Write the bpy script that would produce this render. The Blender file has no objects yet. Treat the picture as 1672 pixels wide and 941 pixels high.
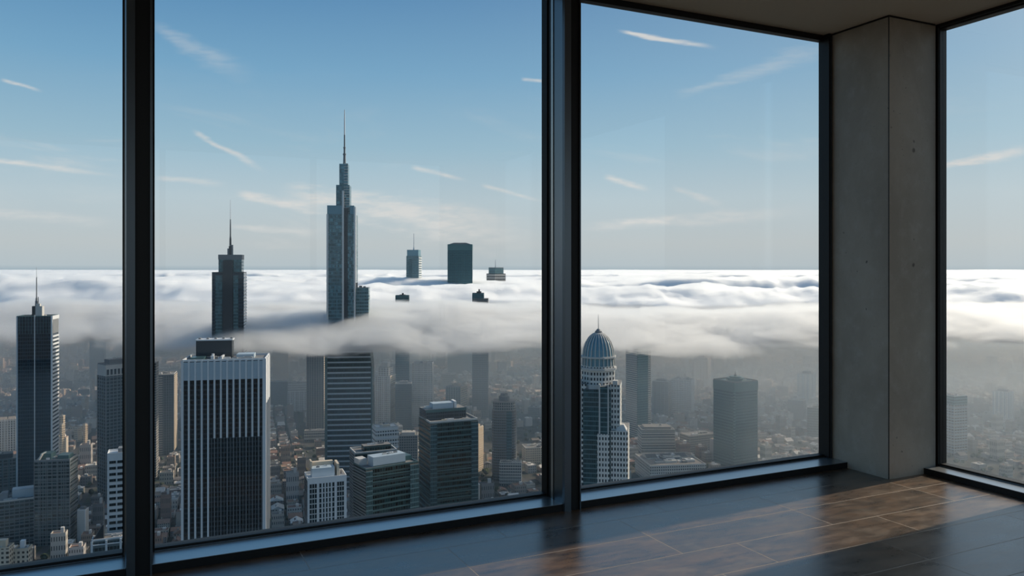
import bpy, math, random
import numpy as np
from mathutils import Vector, Matrix

# ------------------------------------------------------------------ scene / camera
S = bpy.context.scene
COL = S.collection
W_PX, H_PX = 1672.0, 941.0
F_PX = 1293.0            # focal length in photo pixels
CX, HY = 836.0, 438.0    # principal column, horizon row
CAMZ = 1.45
GZ = -400.0              # street level far below the room

S.view_settings.view_transform = 'Standard'
S.view_settings.look = 'None'
S.view_settings.exposure = 0.0
S.view_settings.gamma = 1.0
S.view_settings.use_curve_mapping = False

cam_data = bpy.data.cameras.new('camera')
cam = bpy.data.objects.new('camera', cam_data)
COL.objects.link(cam)
cam.location = (0, 0, CAMZ)
cam.rotation_euler = (math.pi / 2, 0, 0)
cam_data.sensor_width = 36.0
cam_data.lens = 36.0 * F_PX / W_PX
cam_data.shift_y = -(H_PX / 2 - HY) / W_PX
cam_data.clip_start = 0.05
cam_data.clip_end = 90000
S.camera = cam

# ------------------------------------------------------------------ node helper
class V:
    """a node socket with arithmetic"""
    def __init__(s, nt, sock): s.nt, s.sock = nt, sock
    def _m(s, op, b=None, c=None, rev=False):
        n = s.nt.nodes.new('ShaderNodeMath'); n.operation = op
        a_, b_ = (b, s) if rev else (s, b)
        for i, x in enumerate((a_, b_, c)):
            if x is None: continue
            if isinstance(x, V): s.nt.links.new(x.sock, n.inputs[i])
            else: n.inputs[i].default_value = x
        return V(s.nt, n.outputs[0])
    def __add__(s, b): return s._m('ADD', b)
    __radd__ = __add__
    def __sub__(s, b): return s._m('SUBTRACT', b)
    def __rsub__(s, b): return s._m('SUBTRACT', b, rev=True)
    def __mul__(s, b): return s._m('MULTIPLY', b)
    __rmul__ = __mul__
    def __truediv__(s, b): return s._m('DIVIDE', b)
    def __rtruediv__(s, b): return s._m('DIVIDE', b, rev=True)
    def abs(s): return s._m('ABSOLUTE')
    def floor(s): return s._m('FLOOR')
    def fract(s): return s._m('FRACT')
    def gt(s, b): return s._m('GREATER_THAN', b)
    def lt(s, b): return s._m('LESS_THAN', b)
    def max(s, b): return s._m('MAXIMUM', b)
    def min(s, b): return s._m('MINIMUM', b)
    def pow(s, b): return s._m('POWER', b)
    def exp(s): return s._m('EXPONENT')
    def sqrt(s): return s._m('SQRT')
    def clamp(s):
        n = s.nt.nodes.new('ShaderNodeClamp'); s.nt.links.new(s.sock, n.inputs[0]); return V(s.nt, n.outputs[0])
    def smooth(s, a, b, lo=0.0, hi=1.0):
        n = s.nt.nodes.new('ShaderNodeMapRange'); n.interpolation_type = 'SMOOTHSTEP'
        s.nt.links.new(s.sock, n.inputs[0])
        for i, x in enumerate((a, b, lo, hi)): n.inputs[i + 1].default_value = x
        return V(s.nt, n.outputs[0])

def setin(nt, sock, x):
    if isinstance(x, V): nt.links.new(x.sock, sock)
    elif isinstance(x, bpy.types.NodeSocket): nt.links.new(x, sock)
    elif isinstance(x, (tuple, list)):
        x = tuple(x)
        if len(sock.default_value) == 4 and len(x) == 3: x = x + (1.0,)
        sock.default_value = x
    else: sock.default_value = x

def mixc(nt, fac, a, b, mode='MIX'):
    n = nt.nodes.new('ShaderNodeMix'); n.data_type = 'RGBA'; n.blend_type = mode
    setin(nt, n.inputs[0], fac); setin(nt, n.inputs[6], a); setin(nt, n.inputs[7], b)
    return n.outputs[2]

def xyz(nt, sock):
    n = nt.nodes.new('ShaderNodeSeparateXYZ'); nt.links.new(sock, n.inputs[0])
    return [V(nt, o) for o in n.outputs]

def combine(nt, x, y, z):
    n = nt.nodes.new('ShaderNodeCombineXYZ')
    for i, q in enumerate((x, y, z)): setin(nt, n.inputs[i], q)
    return n.outputs[0]

def noise(nt, vec, scale=5.0, detail=4.0, rough=0.5, dist=0.0, dim='3D'):
    n = nt.nodes.new('ShaderNodeTexNoise'); n.noise_dimensions = dim
    if vec is not None: nt.links.new(vec, n.inputs['Vector'])
    n.inputs['Scale'].default_value = scale; n.inputs['Detail'].default_value = detail
    n.inputs['Roughness'].default_value = rough; n.inputs['Distortion'].default_value = dist
    return V(nt, n.outputs[0])

def white(nt, vec):
    n = nt.nodes.new('ShaderNodeTexWhiteNoise'); n.noise_dimensions = '3D'
    nt.links.new(vec, n.inputs['Vector'])
    return V(nt, n.outputs['Value'])

def newmat(name):
    m = bpy.data.materials.new(name); m.use_nodes = True
    nt = m.node_tree; nt.nodes.clear()
    out = nt.nodes.new('ShaderNodeOutputMaterial')
    return m, nt, out

def principled(nt, out, color, rough=0.6, metal=0.0, spec=0.5, normal=None):
    p = nt.nodes.new('ShaderNodeBsdfPrincipled')
    setin(nt, p.inputs['Base Color'], color); setin(nt, p.inputs['Roughness'], rough)
    setin(nt, p.inputs['Metallic'], metal); setin(nt, p.inputs['Specular IOR Level'], spec)
    if normal is not None: nt.links.new(normal, p.inputs['Normal'])
    nt.links.new(p.outputs[0], out.inputs[0])
    return p

_plain = {}
def plain(name, color, rough=0.6, metal=0.0, spec=0.5, var=0.12, scale=1.5):
    """simple procedural surface: one colour with faint mottling"""
    if name in _plain: return _plain[name]
    m, nt, out = newmat(name)
    tc = nt.nodes.new('ShaderNodeTexCoord')
    n = noise(nt, tc.outputs['Object'], scale, 3.0)
    c0 = tuple(x * (1 - var) for x in color); c1 = tuple(min(1, x * (1 + var)) for x in color)
    principled(nt, out, mixc(nt, n, c0, c1), rough, metal, spec)
    _plain[name] = m
    return m

# ------------------------------------------------------------------ mesh helper
class MB:
    def __init__(s): s.v, s.f, s.mi, s.cur = [], [], [], 0
    def mat(s, i): s.cur = i; return s
    def face(s, idx): s.f.append(idx); s.mi.append(s.cur)
    def box(s, x0, x1, y0, y1, z0, z1):
        b = len(s.v)
        s.v += [(x0,y0,z0),(x1,y0,z0),(x1,y1,z0),(x0,y1,z0),(x0,y0,z1),(x1,y0,z1),(x1,y1,z1),(x0,y1,z1)]
        for q in ((0,3,2,1),(4,5,6,7),(0,1,5,4),(1,2,6,5),(2,3,7,6),(3,0,4,7)): s.face(tuple(b+i for i in q))
        return s
    def prism(s, pts, z0, z1, top=None, cap=True):
        """pts counter-clockwise outline; top = another outline at z1 (taper)"""
        top = top or pts; b = len(s.v); n = len(pts)
        s.v += [(p[0], p[1], z0) for p in pts] + [(p[0], p[1], z1) for p in top]
        for i in range(n): s.face((b+i, b+(i+1)%n, b+n+(i+1)%n, b+n+i))
        if cap:
            s.face(tuple(b+n+i for i in range(n))); s.face(tuple(b+n-1-i for i in range(n)))
        return s
    def lathe(s, prof, cx=0, cy=0, n=16):
        """prof = [(r, z)...] upward"""
        b = len(s.v); k = len(prof)
        for r, z in prof:
            for i in range(n):
                a = 2*math.pi*i/n; s.v.append((cx+r*math.cos(a), cy+r*math.sin(a), z))
        for j in range(k-1):
            for i in range(n):
                s.face((b+j*n+i, b+j*n+(i+1)%n, b+(j+1)*n+(i+1)%n, b+(j+1)*n+i))
        s.face(tuple(b+(k-1)*n+i for i in range(n))); s.face(tuple(b+n-1-i for i in range(n)))
        return s
    def cyl(s, cx, cy, r, z0, z1, n=10, r1=None): return s.lathe([(r, z0), (r if r1 is None else r1, z1)], cx, cy, n)
    def gable(s, x0, x1, y0, y1, z0, z1, h):
        s.box(x0, x1, y0, y1, z0, z1); c = s.cur
        b = len(s.v); m = (y0+y1)/2
        s.v += [(x0,y0,z1),(x1,y0,z1),(x1,y1,z1),(x0,y1,z1),(x0,m,z1+h),(x1,m,z1+h)]
        s.face((b+1,b+2,b+5)); s.face((b,b+4,b+3))
        s.cur = c + 1; s.face((b,b+1,b+5,b+4)); s.face((b+2,b+3,b+4,b+5)); s.cur = c
        return s
    def build(s, name, mats, parent=None, smooth=False, xf=None):
        me = bpy.data.meshes.new(name)
        me.from_pydata(s.v, [], s.f)
        if not isinstance(mats, (list, tuple)): mats = [mats]
        for m in mats: me.materials.append(m)
        if len(mats) > 1: me.polygons.foreach_set('material_index', [min(i, len(mats)-1) for i in s.mi])
        if smooth: me.polygons.foreach_set('use_smooth', [True]*len(me.polygons))
        me.update()
        o = bpy.data.objects.new(name, me); COL.objects.link(o)
        if parent is not None: o.parent = parent
        if xf is not None: o.matrix_world = xf
        return o

def tag(o, label=None, cat=None, group=None, kind=None):
    if label: o['label'] = label
    if cat: o['category'] = cat
    if group: o['group'] = group
    if kind: o['kind'] = kind
    return o

def empty(name, loc=(0,0,0), rz=0.0, **kw):
    o = bpy.data.objects.new(name, None); COL.objects.link(o)
    o.location = loc; o.rotation_euler = (0, 0, rz); o.empty_display_size = 0.1
    return tag(o, **kw)

def dup(o, loc=None, rz=None, parent=None):
    """copy of a thing with its parts and sub-parts"""
    c = o.copy(); COL.objects.link(c)
    if parent is not None: c.parent = parent
    if loc is not None: c.location = loc
    if rz is not None: c.rotation_euler = (0, 0, rz)
    for ch in KIDS.get(o.name, ()): dup(ch, parent=c)
    return c
KIDS = {}
# ------------------------------------------------------------------ sky and sun
SUN_AZ = math.radians(61.4)      # right of the camera's forward axis
SUN_EL = math.radians(31.0)
sun_dir = Vector((math.sin(SUN_AZ)*math.cos(SUN_EL), math.cos(SUN_AZ)*math.cos(SUN_EL), math.sin(SUN_EL)))
sd = bpy.data.lights.new('sun', 'SUN'); sd.energy = 4.4; sd.color = (1.0, 0.845, 0.665); sd.angle = math.radians(0.9)
so = bpy.data.objects.new('sun', sd); COL.objects.link(so)
so.rotation_euler = sun_dir.to_track_quat('Z', 'Y').to_euler()

world = bpy.data.worlds.new('sky'); S.world = world; world.use_nodes = True
nt = world.node_tree; nt.nodes.clear()
tc = nt.nodes.new('ShaderNodeTexCoord')
dirv = tc.outputs['Generated']
dx, dy, dz = xyz(nt, dirv)
ramp = nt.nodes.new('ShaderNodeValToRGB')
cr = ramp.color_ramp
stops = [(0.0, (0.50,0.56,0.60)), (0.03, (0.55,0.585,0.60)), (0.085, (0.515,0.61,0.665)), (0.15, (0.35,0.53,0.655)), (0.235, (0.205,0.41,0.61)),
         (0.33, (0.108,0.275,0.50)), (0.5, (0.07,0.20,0.38)), (1.0, (0.045,0.13,0.28))]
while len(cr.elements) < len(stops): cr.elements.new(0.5)
for e, (p, c) in zip(cr.elements, stops): e.position = p; e.color = c + (1,)
nt.links.new(dz.max(0.0).sock, ramp.inputs[0])
sky = ramp.outputs[0]
# paler, warmer sky towards the sun
dot = (dx*sun_dir.x + dy*sun_dir.y + dz*sun_dir.z).max(0.0)
glow = dot.pow(3.0)*0.26 + dot.pow(14.0)*0.25
sky = mixc(nt, glow.clamp(), sky, (0.86, 0.84, 0.80))
aur = dot.pow(26.0)*2.4      # bright aureole round the sun, outside the photograph
sky = mixc(nt, 1.0, sky, combine(nt, aur*1.0, aur*0.93, aur*0.82), 'ADD')
# faint blue-grey band of distant sea air on the horizon
band = (1.0 - ((dz+0.001).abs()/0.0045).min(1.0))*(1.0-dot.pow(1.5)).clamp()*0.45
sky = mixc(nt, band, sky, (0.28, 0.38, 0.46))
# cirrus: coordinates on the sky dome in front of the windows (fixed compass directions)
ydiv = dy.max(0.05)
X = dx/ydiv; Z = dz/ydiv
front = dy.smooth(0.05, 0.3)
wv = combine(nt, X*2.2, Z*11.0 + X*1.2, 0.0)
wisp = noise(nt, wv, 1.6, 7.0, 0.62, 0.6).smooth(0.5, 0.78)
veil = noise(nt, combine(nt, X*1.2, Z*5.0 - X*0.5, 3.0), 1.5, 4.0, 0.55, 0.3).smooth(0.46, 0.72)
low = Z.smooth(0.30, 0.06)*Z.smooth(0.0, 0.03)
cl = wisp*veil*low*1.2*front
warp = (noise(nt, combine(nt, X*7.0, Z*30.0, 1.0), 2.0, 5.0, 0.6) - 0.5)
fib = noise(nt, combine(nt, X*26.0, Z*120.0, 5.0), 1.0, 4.0, 0.6).smooth(0.30, 0.62)
def px(x, y): return ((x-CX)/F_PX, (HY-y)/F_PX)
streaks = [  # x0,y0,x1,y1, half width px at the head and tail, strength
    (1008,50,1176,80,2.2,3.2,.62), (0,129,72,150,2.5,1.8,.42), (-120,246,210,290,4,2.5,.40), (384,316,535,345,4.5,6,.55),
    (455,312,900,394,10,24,.50), (985,288,1066,312,3,4,.45), (1530,274,1700,240,3.5,7,.60), (312,212,440,284,2.5,4,.36),
    (670,272,768,297,2.8,2.5,.45), (784,302,892,330,2.5,2,.36), (250,290,380,303,3,4,.28), (850,129,900,133,2,2,.40),
    (370,368,540,384,3,6,.28), (940,372,1350,342,5,9,.26), (-80,342,210,366,5,6,.24), (1095,305,1190,340,3,5,.25),
    (1010,365,1120,357,2,5,.3), (245,40,420,130,6,14,.14), (1100,160,1400,60,5,12,.14)]
for x0,y0,x1,y1,w0,w1,st in streaks:
    a, b = px(x0,y0), px(x1,y1)
    ex, ez = b[0]-a[0], b[1]-a[1]; L = math.hypot(ex, ez); ex /= L; ez /= L
    t = ((X-a[0])*ex + (Z-a[1])*ez)/L
    n_ = ((X-a[0])*(-ez) + (Z-a[1])*ex) + warp*(max(w0,w1)*3.4/F_PX)
    wd = (t.clamp()*((w1-w0)/F_PX) + w0/F_PX)
    q = (n_/wd).abs()
    m = q.smooth(2.2, 0.0)*t.smooth(-0.02, 0.16)*t.smooth(1.02, 0.55)
    cl = cl + m*(fib*0.6+0.4)*(st*2.1)*front
sky = mixc(nt, cl.clamp()*0.9, sky, (0.76, 0.73, 0.71))
# below the horizon: dim grey earth tone
sky = mixc(nt, dz.smooth(-0.004, -0.03), sky, (0.20, 0.22, 0.24))
bg = nt.nodes.new('ShaderNodeBackground'); nt.links.new(sky, bg.inputs[0]); bg.inputs[1].default_value = 1.0
wo = nt.nodes.new('ShaderNodeOutputWorld'); nt.links.new(bg.outputs[0], wo.inputs[0])
world.cycles.sampling_method = 'MANUAL'; world.cycles.sample_map_resolution = 512
S.cycles.volume_bounces = 8
S.cycles.max_bounces = 12
S.cycles.diffuse_bounces = 5
S.cycles.transparent_max_bounces = 16
S.cycles.caustics_reflective = False
S.cycles.caustics_refractive = False
# ------------------------------------------------------------------ the room (u along the long window wall, v out through it)
TH = math.atan2(0.4327, 0.9015)
RM = Matrix.Rotation(TH, 4, 'Z')
CEIL = 3.186
VG, UG = 4.33, 5.20           # the two glass planes
ZB, ZT = 0.056, 3.149         # glass bottom and top
COLU, COLV = 4.678, 3.776     # near corner of the concrete column

def room(mb, name, mats, parent=None, **kw):
    o = mb.build(name, mats, parent)
    if parent is None: o.matrix_world = RM
    return tag(o, **kw)

# --- floor material: long dark stone planks, 0.30 x 1.05 m, laid along the window wall
def floor_material():
    m, nt, out = newmat('dark_plank_tile')
    tc = nt.nodes.new('ShaderNodeTexCoord'); u, v, z = xyz(nt, tc.outputs['Object'])
    r = (v - 2.95)/0.30; row = r.floor(); fr = r.fract()
    off = white(nt, combine(nt, row, 7.0, 0.0))
    t = (u - 3.573)/1.05 + (off*3.0).floor()/3.0*((row-1.2).abs().gt(1.0))
    ti = t.floor(); ft = t.fract()
    ev = fr.min(1.0-fr)*0.30; eu = ft.min(1.0-ft)*1.05
    edge = ev.min(eu)
    grout = edge.smooth(0.0034, 0.0012)
    tile = white(nt, combine(nt, row, ti, 1.0))
    gr = noise(nt, combine(nt, u*2.2 + tile*9.0, v*8.0, tile*20.0), 1.6, 9.0, 0.68, 0.4)
    blot = noise(nt, combine(nt, u*2.6, v*4.0, tile*5.0), 1.8, 8.0, 0.68, 0.3)
    fine = noise(nt, combine(nt, u*45.0, v*80.0, 0.0), 1.0, 5.0, 0.75)
    c = mixc(nt, gr.smooth(0.30, 0.72), (0.034,0.020,0.011), (0.185,0.103,0.052))
    c = mixc(nt, blot.smooth(0.45, 0.75)*0.6, c, (0.23,0.17,0.12))
    c = mixc(nt, fine.smooth(0.55, 0.8)*0.35, c, (0.022,0.018,0.015))
    c = mixc(nt, tile*0.35, c, (0.05,0.038,0.03))
    c = mixc(nt, grout*0.75, c, (0.30,0.22,0.15))
    rough = gr*0.16 + blot*0.20 + fine*0.10 + 0.075 + grout*0.25
    h = gr*0.35 + fine*0.14 + blot*0.5 - grout*1.2 + tile*0.3
    bp = nt.nodes.new('ShaderNodeBump'); bp.inputs['Strength'].default_value = 0.16; bp.inputs['Distance'].default_value = 0.004
    nt.links.new(h.sock, bp.inputs['Height'])
    p = principled(nt, out, c, rough, 0.0, 0.6, bp.outputs[0]); p.inputs['IOR'].default_value = 2.5
    return m

def concrete_material():
    m, nt, out = newmat('raw_concrete')
    tc = nt.nodes.new('ShaderNodeTexCoord'); u, v, z = xyz(nt, tc.outputs['Object'])
    big = noise(nt, combine(nt, u*1.0, v*1.0, z*0.55), 2.2, 6.0, 0.6, 0.4)
    med = noise(nt, tc.outputs['Object'], 9.0, 6.0, 0.65)
    fine = noise(nt, tc.outputs['Object'], 70.0, 4.0, 0.7)
    pit = noise(nt, combine(nt, u*1.0, v*1.0, z*0.8), 34.0, 2.0, 0.5)
    c = mixc(nt, big.smooth(0.3, 0.7), (0.43,0.38,0.315), (0.55,0.495,0.415))
    c = mixc(nt, med.smooth(0.45, 0.8)*0.5, c, (0.62,0.585,0.54))
    c = mixc(nt, fine.smooth(0.55, 0.8)*0.35, c, (0.24,0.225,0.20))
    pits = pit.smooth(0.70, 0.76)*big.smooth(0.5, 0.6)
    c = mixc(nt, pits*0.7, c, (0.05,0.047,0.042))
    # two worn plug marks on the face towards the room
    for (pu, pz, rr) in ((4.93, 2.335, 0.020), (4.93, 2.275, 0.020), (4.925, 1.47, 0.013), (4.93, 1.65, 0.012)):
        d = ((u-pu)*(u-pu) + (z-pz)*(z-pz)*0.7).sqrt() + (med-0.5)*0.05
        c = mixc(nt, d.smooth(rr, rr*0.35)*0.65, c, (0.04,0.036,0.032))
    bp = nt.nodes.new('ShaderNodeBump'); bp.inputs['Strength'].default_value = 0.35; bp.inputs['Distance'].default_value = 0.004
    nt.links.new((med*0.5+fine*0.25-pits).sock, bp.inputs['Height'])
    principled(nt, out, c, 0.72, 0.0, 0.4, bp.outputs[0])
    return m

M_FLOOR = floor_material(); M_CONC = concrete_material()
M_CEIL = plain('ceiling_plaster', (0.86,0.81,0.73), 0.9, 0, 0.2, 0.05, 0.8)
M_WALL = plain('wall_plaster', (0.7,0.68,0.64), 0.85, 0, 0.2, 0.05, 0.8)
M_METAL = plain('anodised_metal', (0.15,0.17,0.19), 0.30, 0.9, 0.5, 0.06, 3.0)
M_LEDGE = plain('brushed_ledge_metal', (0.50,0.52,0.54), 0.30, 0.85, 0.5, 0.05, 3.0)
M_BLACK = plain('black_gasket', (0.010,0.010,0.011), 0.5, 0, 0.4, 0.1, 3.0)
M_EDGE = plain('bright_metal_edge', (0.42,0.40,0.38), 0.3, 0.8, 0.5, 0.05, 3.0)

def glass_material():
    m, nt, out = newmat('window_glass')
    tr = nt.nodes.new('ShaderNodeBsdfTransparent'); tr.inputs[0].default_value = (0.955,0.975,0.975,1)
    gl = nt.nodes.new('ShaderNodeBsdfGlossy'); gl.inputs['Roughness'].default_value = 0.0
    geo = nt.nodes.new('ShaderNodeNewGeometry')
    dp = nt.nodes.new('ShaderNodeVectorMath'); dp.operation = 'DOT_PRODUCT'
    nt.links.new(geo.outputs['Incoming'], dp.inputs[0]); nt.links.new(geo.outputs['Normal'], dp.inputs[1])
    fr = (1.0 - V(nt, dp.outputs['Value']).abs()).pow(5.0)*0.93 + 0.026      # same from either side of the pane
    mx = nt.nodes.new('ShaderNodeMixShader')
    nt.links.new(fr.sock, mx.inputs[0]); nt.links.new(tr.outputs[0], mx.inputs[1]); nt.links.new(gl.outputs[0], mx.inputs[2])
    nt.links.new(mx.outputs[0], out.inputs[0])
    return m
M_GLASS = glass_material()

U0, V0 = -6.6, -3.2
mb = MB().box(U0, UG+0.10, V0, VG+0.10, -0.30, 0.0); room(mb, 'floor', M_FLOOR, kind='structure')
mb = MB().box(U0, UG+0.10, V0, VG+0.10, CEIL, CEIL+0.35); room(mb, 'ceiling', M_CEIL, kind='structure')
mb = MB().box(U0, UG+0.10, V0-0.2, V0, 0, 0.25).box(U0, UG+0.10, V0-0.2, V0, ZT-0.05, CEIL).box(U0, U0+0.8, V0-0.2, V0, 0.25, ZT-0.05).box(UG-0.7, UG+0.10, V0-0.2, V0, 0.25, ZT-0.05)
room(mb, 'wall_back', M_WALL, kind='structure')
PIER = 3.03
mb = MB().box(U0-0.2, U0, V0-0.2, V0+0.8, -0.3, CEIL+0.35).box(U0-0.2, U0, VG-0.3, VG+0.10, -0.3, CEIL+0.35)
mb.box(U0-0.2, U0, V0+0.8, VG-0.3, -0.3, 0.05).box(U0-0.2, U0, V0+0.8, VG-0.3, ZT, CEIL+0.35)
room(mb, 'wall_left', M_WALL, kind='structure')
mb = MB().box(UG-0.06, UG+0.14, 1.75, PIER-0.02, 0, CEIL).box(UG-0.06, UG+0.14, V0, -2.7, 0, CEIL)
mb.box(UG-0.06, UG+0.14, -2.7, 1.75, ZT, CEIL).box(UG-0.06, UG+0.14, -2.7, 1.75, 0, 0.05)
room(mb, 'wall_right', M_CONC, kind='structure')

# concrete column in the corner, with a softened arris
def chamfer_box(x0, x1, y0, y1, z0, z1, c):
    mb = MB(); mb.prism([(x0+c,y0),(x1,y0),(x1,y1),(x0,y1),(x0,y0+c)], z0, z1); return mb
room(chamfer_box(COLU, UG-0.045, COLV, VG+0.06, 0.0, CEIL, 0.006), 'concrete_column', M_CONC,
     label='square raw concrete column in the corner between the two window walls', cat='column', kind='structure')
# thin dark shadow joint where the column meets the ceiling
room(MB().box(COLU-0.004, UG-0.05, COLV-0.004, VG-0.03, CEIL-0.012, CEIL-0.001), 'trim_1', M_BLACK, kind='structure')

room(MB().box(COLU+0.0005, COLU+0.0062, COLV+0.0005, COLV+0.0062, 0.0, CEIL-0.012), 'trim_8', M_BLACK, kind='structure')

def window_long(n, ua, ub):
    w = empty('window_%d' % n, kind='structure'); w.matrix_world = RM
    MB().box(ua, ub, VG-0.006, VG+0.006, ZB, ZT).build('glass_pane', M_GLASS, w)
    f = MB()
    f.box(ua, ub, VG-0.022, VG+0.04, ZB-0.012, ZB+0.004).box(ua, ub, VG-0.016, VG+0.04, ZT-0.004, CEIL)
    f.box(ua-0.001, ua+0.012, VG-0.03, VG+0.04, ZB, ZT).box(ub-0.012, ub+0.001, VG-0.03, VG+0.04, ZB, ZT)
    f.build('window_frame', M_BLACK, w)
    e = MB().box(ua+0.012, ub-0.012, VG-0.030, VG-0.022, ZB-0.012, ZB-0.006)
    e.build('glazing_bead', M_METAL, w)
    s = MB().box(ua-0.004, ub+0.004, 4.127, VG+0.04, 0.0405, 0.043)
    s.build('window_sill', M_LEDGE, w)
    MB().box(ua-0.004, ub+0.004, 4.125, VG+0.04, 0.0, 0.0405).build('sill_upstand', M_BLACK, w)
    return w

MULL = [0.03 + 2.344*k for k in (-2, -1, 0, 1)]
mw = 0.0595
edges = [(U0, MULL[0]-mw), (MULL[0]+mw, MULL[1]-mw), (MULL[1]+mw, MULL[2]-mw), (MULL[2]+mw, MULL[3]-mw), (MULL[3]+mw, COLU)]
for i, (a, b) in enumerate(edges): window_long(i+1, a, b)

def mullion(n, u):
    t = empty('trim_%d' % n, kind='structure'); t.matrix_world = RM
    a, b = u-mw, u+mw
    # left half: a metal box with bevelled front; right half: deep black channel with a fine bright lip
    MB().prism([(a,4.30),(a,4.128),(a+0.006,4.110),(a+0.043,4.098),(a+0.043,4.30)], 0.0, CEIL).build('mullion_box', M_METAL, t)
    MB().box(a+0.043, b-0.012, 4.118, 4.36, 0.0, CEIL).build('mullion_channel', M_BLACK, t)
    MB().box(b-0.012, b-0.004, 4.104, 4.13, 0.0, CEIL).box(b-0.012, b, 4.13, 4.30, 0, CEIL).build('mullion_lip', M_METAL, t)
    MB().box(a-0.003, a+0.012, 4.262, 4.30, 0.043, CEIL).box(a-0.012, b+0.012, 4.30, 4.37, 0.0, CEIL).build('gasket', M_BLACK, t)
    MB().box(a-0.0045, a-0.003, 4.236, 4.262, 0.043, CEIL).build('bright_strip', M_EDGE, t)
    return t
for i, u in enumerate(MULL): mullion(i+2, u)

# jamb where the long window meets the column
j = MB().box(COLU-0.034, COLU, 4.262, 4.36, 0.0, CEIL); room(j, 'trim_6', M_BLACK, kind='structure')
j = MB().box(COLU-0.022, COLU-0.014, 4.256, 4.262, 0.043, CEIL-0.03); room(j, 'trim_7', M_METAL, kind='structure')

# right-hand window
w = empty('window_6', kind='structure'); w.matrix_world = RM
MB().box(UG-0.006, UG+0.006, PIER, 3.752, ZB, ZT).build('glass_pane', M_GLASS, w)
f = MB()
f.box(UG-0.022, UG+0.04, PIER, 3.76, ZB-0.012, ZB+0.004).box(UG-0.03, UG+0.04, PIER, 3.76, ZT-0.004, CEIL)
f.box(UG-0.03, UG+0.04, 3.752, COLV+0.1, 0.0, CEIL).box(UG-0.03, UG+0.04, PIER-0.03, PIER+0.012, 0.0, CEIL)
f.build('window_frame', M_BLACK, w)
g = MB().box(UG-0.034, UG-0.030, 3.756, 3.764, ZB, CEIL-0.03).box(UG-0.030, UG-0.022, PIER+0.012, 3.752, ZB-0.012, ZB-0.006)
g.box(UG-0.034, UG-0.030, PIER+0.012, 3.752, ZT+0.008, ZT+0.014)
g.build('glazing_bead', M_METAL, w)
MB().box(5.032, UG+0.04, PIER-0.02, COLV-0.002, 0.0405, 0.043).build('window_sill', M_LEDGE, w)
MB().box(5.03, UG+0.04, PIER-0.02, COLV-0.002, 0.0, 0.0405).build('sill_upstand', M_BLACK, w)

# unseen windows added beside and behind the viewer to brighten the room
def added_window(n, x0, x1, y0, y1):
    w = empty('window_%d' % n, kind='structure'); w.matrix_world = RM
    MB().box(x0, x1, y0, y1, 0.05, ZT).build('glass_pane', M_GLASS, w)
    f = MB().box(x0-0.03, x1+0.03, y0, y0+0.05, 0.05, ZT).box(x0-0.03, x1+0.03, y1-0.05, y1, 0.05, ZT)
    ym = (y0+y1)/2; f.box(x0-0.03, x1+0.03, ym-0.05, ym+0.05, 0.05, ZT)
    f.box(x0-0.03, x1+0.03, y0, y1, 0.05, 0.09).box(x0-0.03, x1+0.03, y0, y1, ZT-0.04, ZT)
    f.build('window_frame', M_BLACK, w)
added_window(7, UG-0.006, UG+0.006, -2.7, 1.75)
added_window(8, U0-0.106, U0-0.094, V0+0.8, VG-0.3)

w = empty('window_9', kind='structure'); w.matrix_world = RM  # unseen rear window, added so sky light reaches the column
MB().box(U0+0.8, UG-0.7, V0-0.106, V0-0.094, 0.25, ZT-0.05).build('glass_pane', M_GLASS, w)
f = MB()
for i in range(6):
    xx = U0+0.8 + (UG-0.7-U0-0.8)*i/5
    f.box(xx-0.04, xx+0.04, V0-0.13, V0-0.05, 0.25, ZT-0.05)
f.build('window_frame', M_BLACK, w)
# ------------------------------------------------------------------ numpy value noise
def _h(ix, iy, s):
    n = (ix*374761393 + iy*668265263 + s*1274126177) & 0xffffffff
    n = ((n ^ (n >> 13))*1274126177) & 0xffffffff
    return ((n ^ (n >> 16)) & 0xffff)/65535.0
def vn(x, y, s=0):
    ix = np.floor(x).astype(np.int64); iy = np.floor(y).astype(np.int64)
    fx, fy = x-ix, y-iy
    fx = fx*fx*fx*(fx*(fx*6-15)+10); fy = fy*fy*fy*(fy*(fy*6-15)+10)
    a = _h(ix,iy,s); b = _h(ix+1,iy,s); c = _h(ix,iy+1,s); d = _h(ix+1,iy+1,s)
    return (a*(1-fx)+b*fx)*(1-fy) + (c*(1-fx)+d*fx)*fy
def sstep(t): t = np.clip(t, 0, 1); return t*t*(3-2*t)

# ------------------------------------------------------------------ the sea of fog: one body of cloud, lit by sun and sky
NA, NR = 760, 640
ang = np.radians(np.linspace(-54, 54, NA))
rr = 1900.0*(27000/1900.0)**(np.linspace(0, 1, NR)**1.15)
TA, R = np.meshgrid(np.tan(ang), rr)
FX, FY = R*TA, R                                     # depth R measured straight out from the window
cell = np.gradient(rr)[:, None]*np.ones_like(TA)      # mesh spacing; finer octaves fade out where the mesh cannot carry them
wx = FX + 70*(vn(FX/300, FY/300, 5)-.5); wy = FY + 70*(vn(FX/300, FY/300, 6)-.5)
def octv(w, s, sx=1.0):
    k = np.clip(1.7 - cell*2.2/w, 0, 1)
    n = vn(wx/(w*sx), wy/w, s)
    return k*(n-.5)
def bil(w, s, sx=1.0):
    k = np.clip(1.7 - cell*2.2/w, 0, 1)
    return k*(1-np.abs(2*vn(wx/(w*sx), wy/w, s)-1))**0.7
top = -88 + 16*octv(2600,1,1.8) + 16*octv(900,2,1.8) + 18*bil(520,3,1.8) + 21*bil(240,4,1.6) + 18*bil(110,7,1.4) + 10*bil(50,8,1.2) + 5*bil(24,9)
wd = FY + 240*(vn(FX/700, FY/700, 31)-.5) + 90*(vn(FX/240, FY/240, 32)-.5) + 30*(vn(FX/80, FY/80, 33)-.5)
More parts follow.
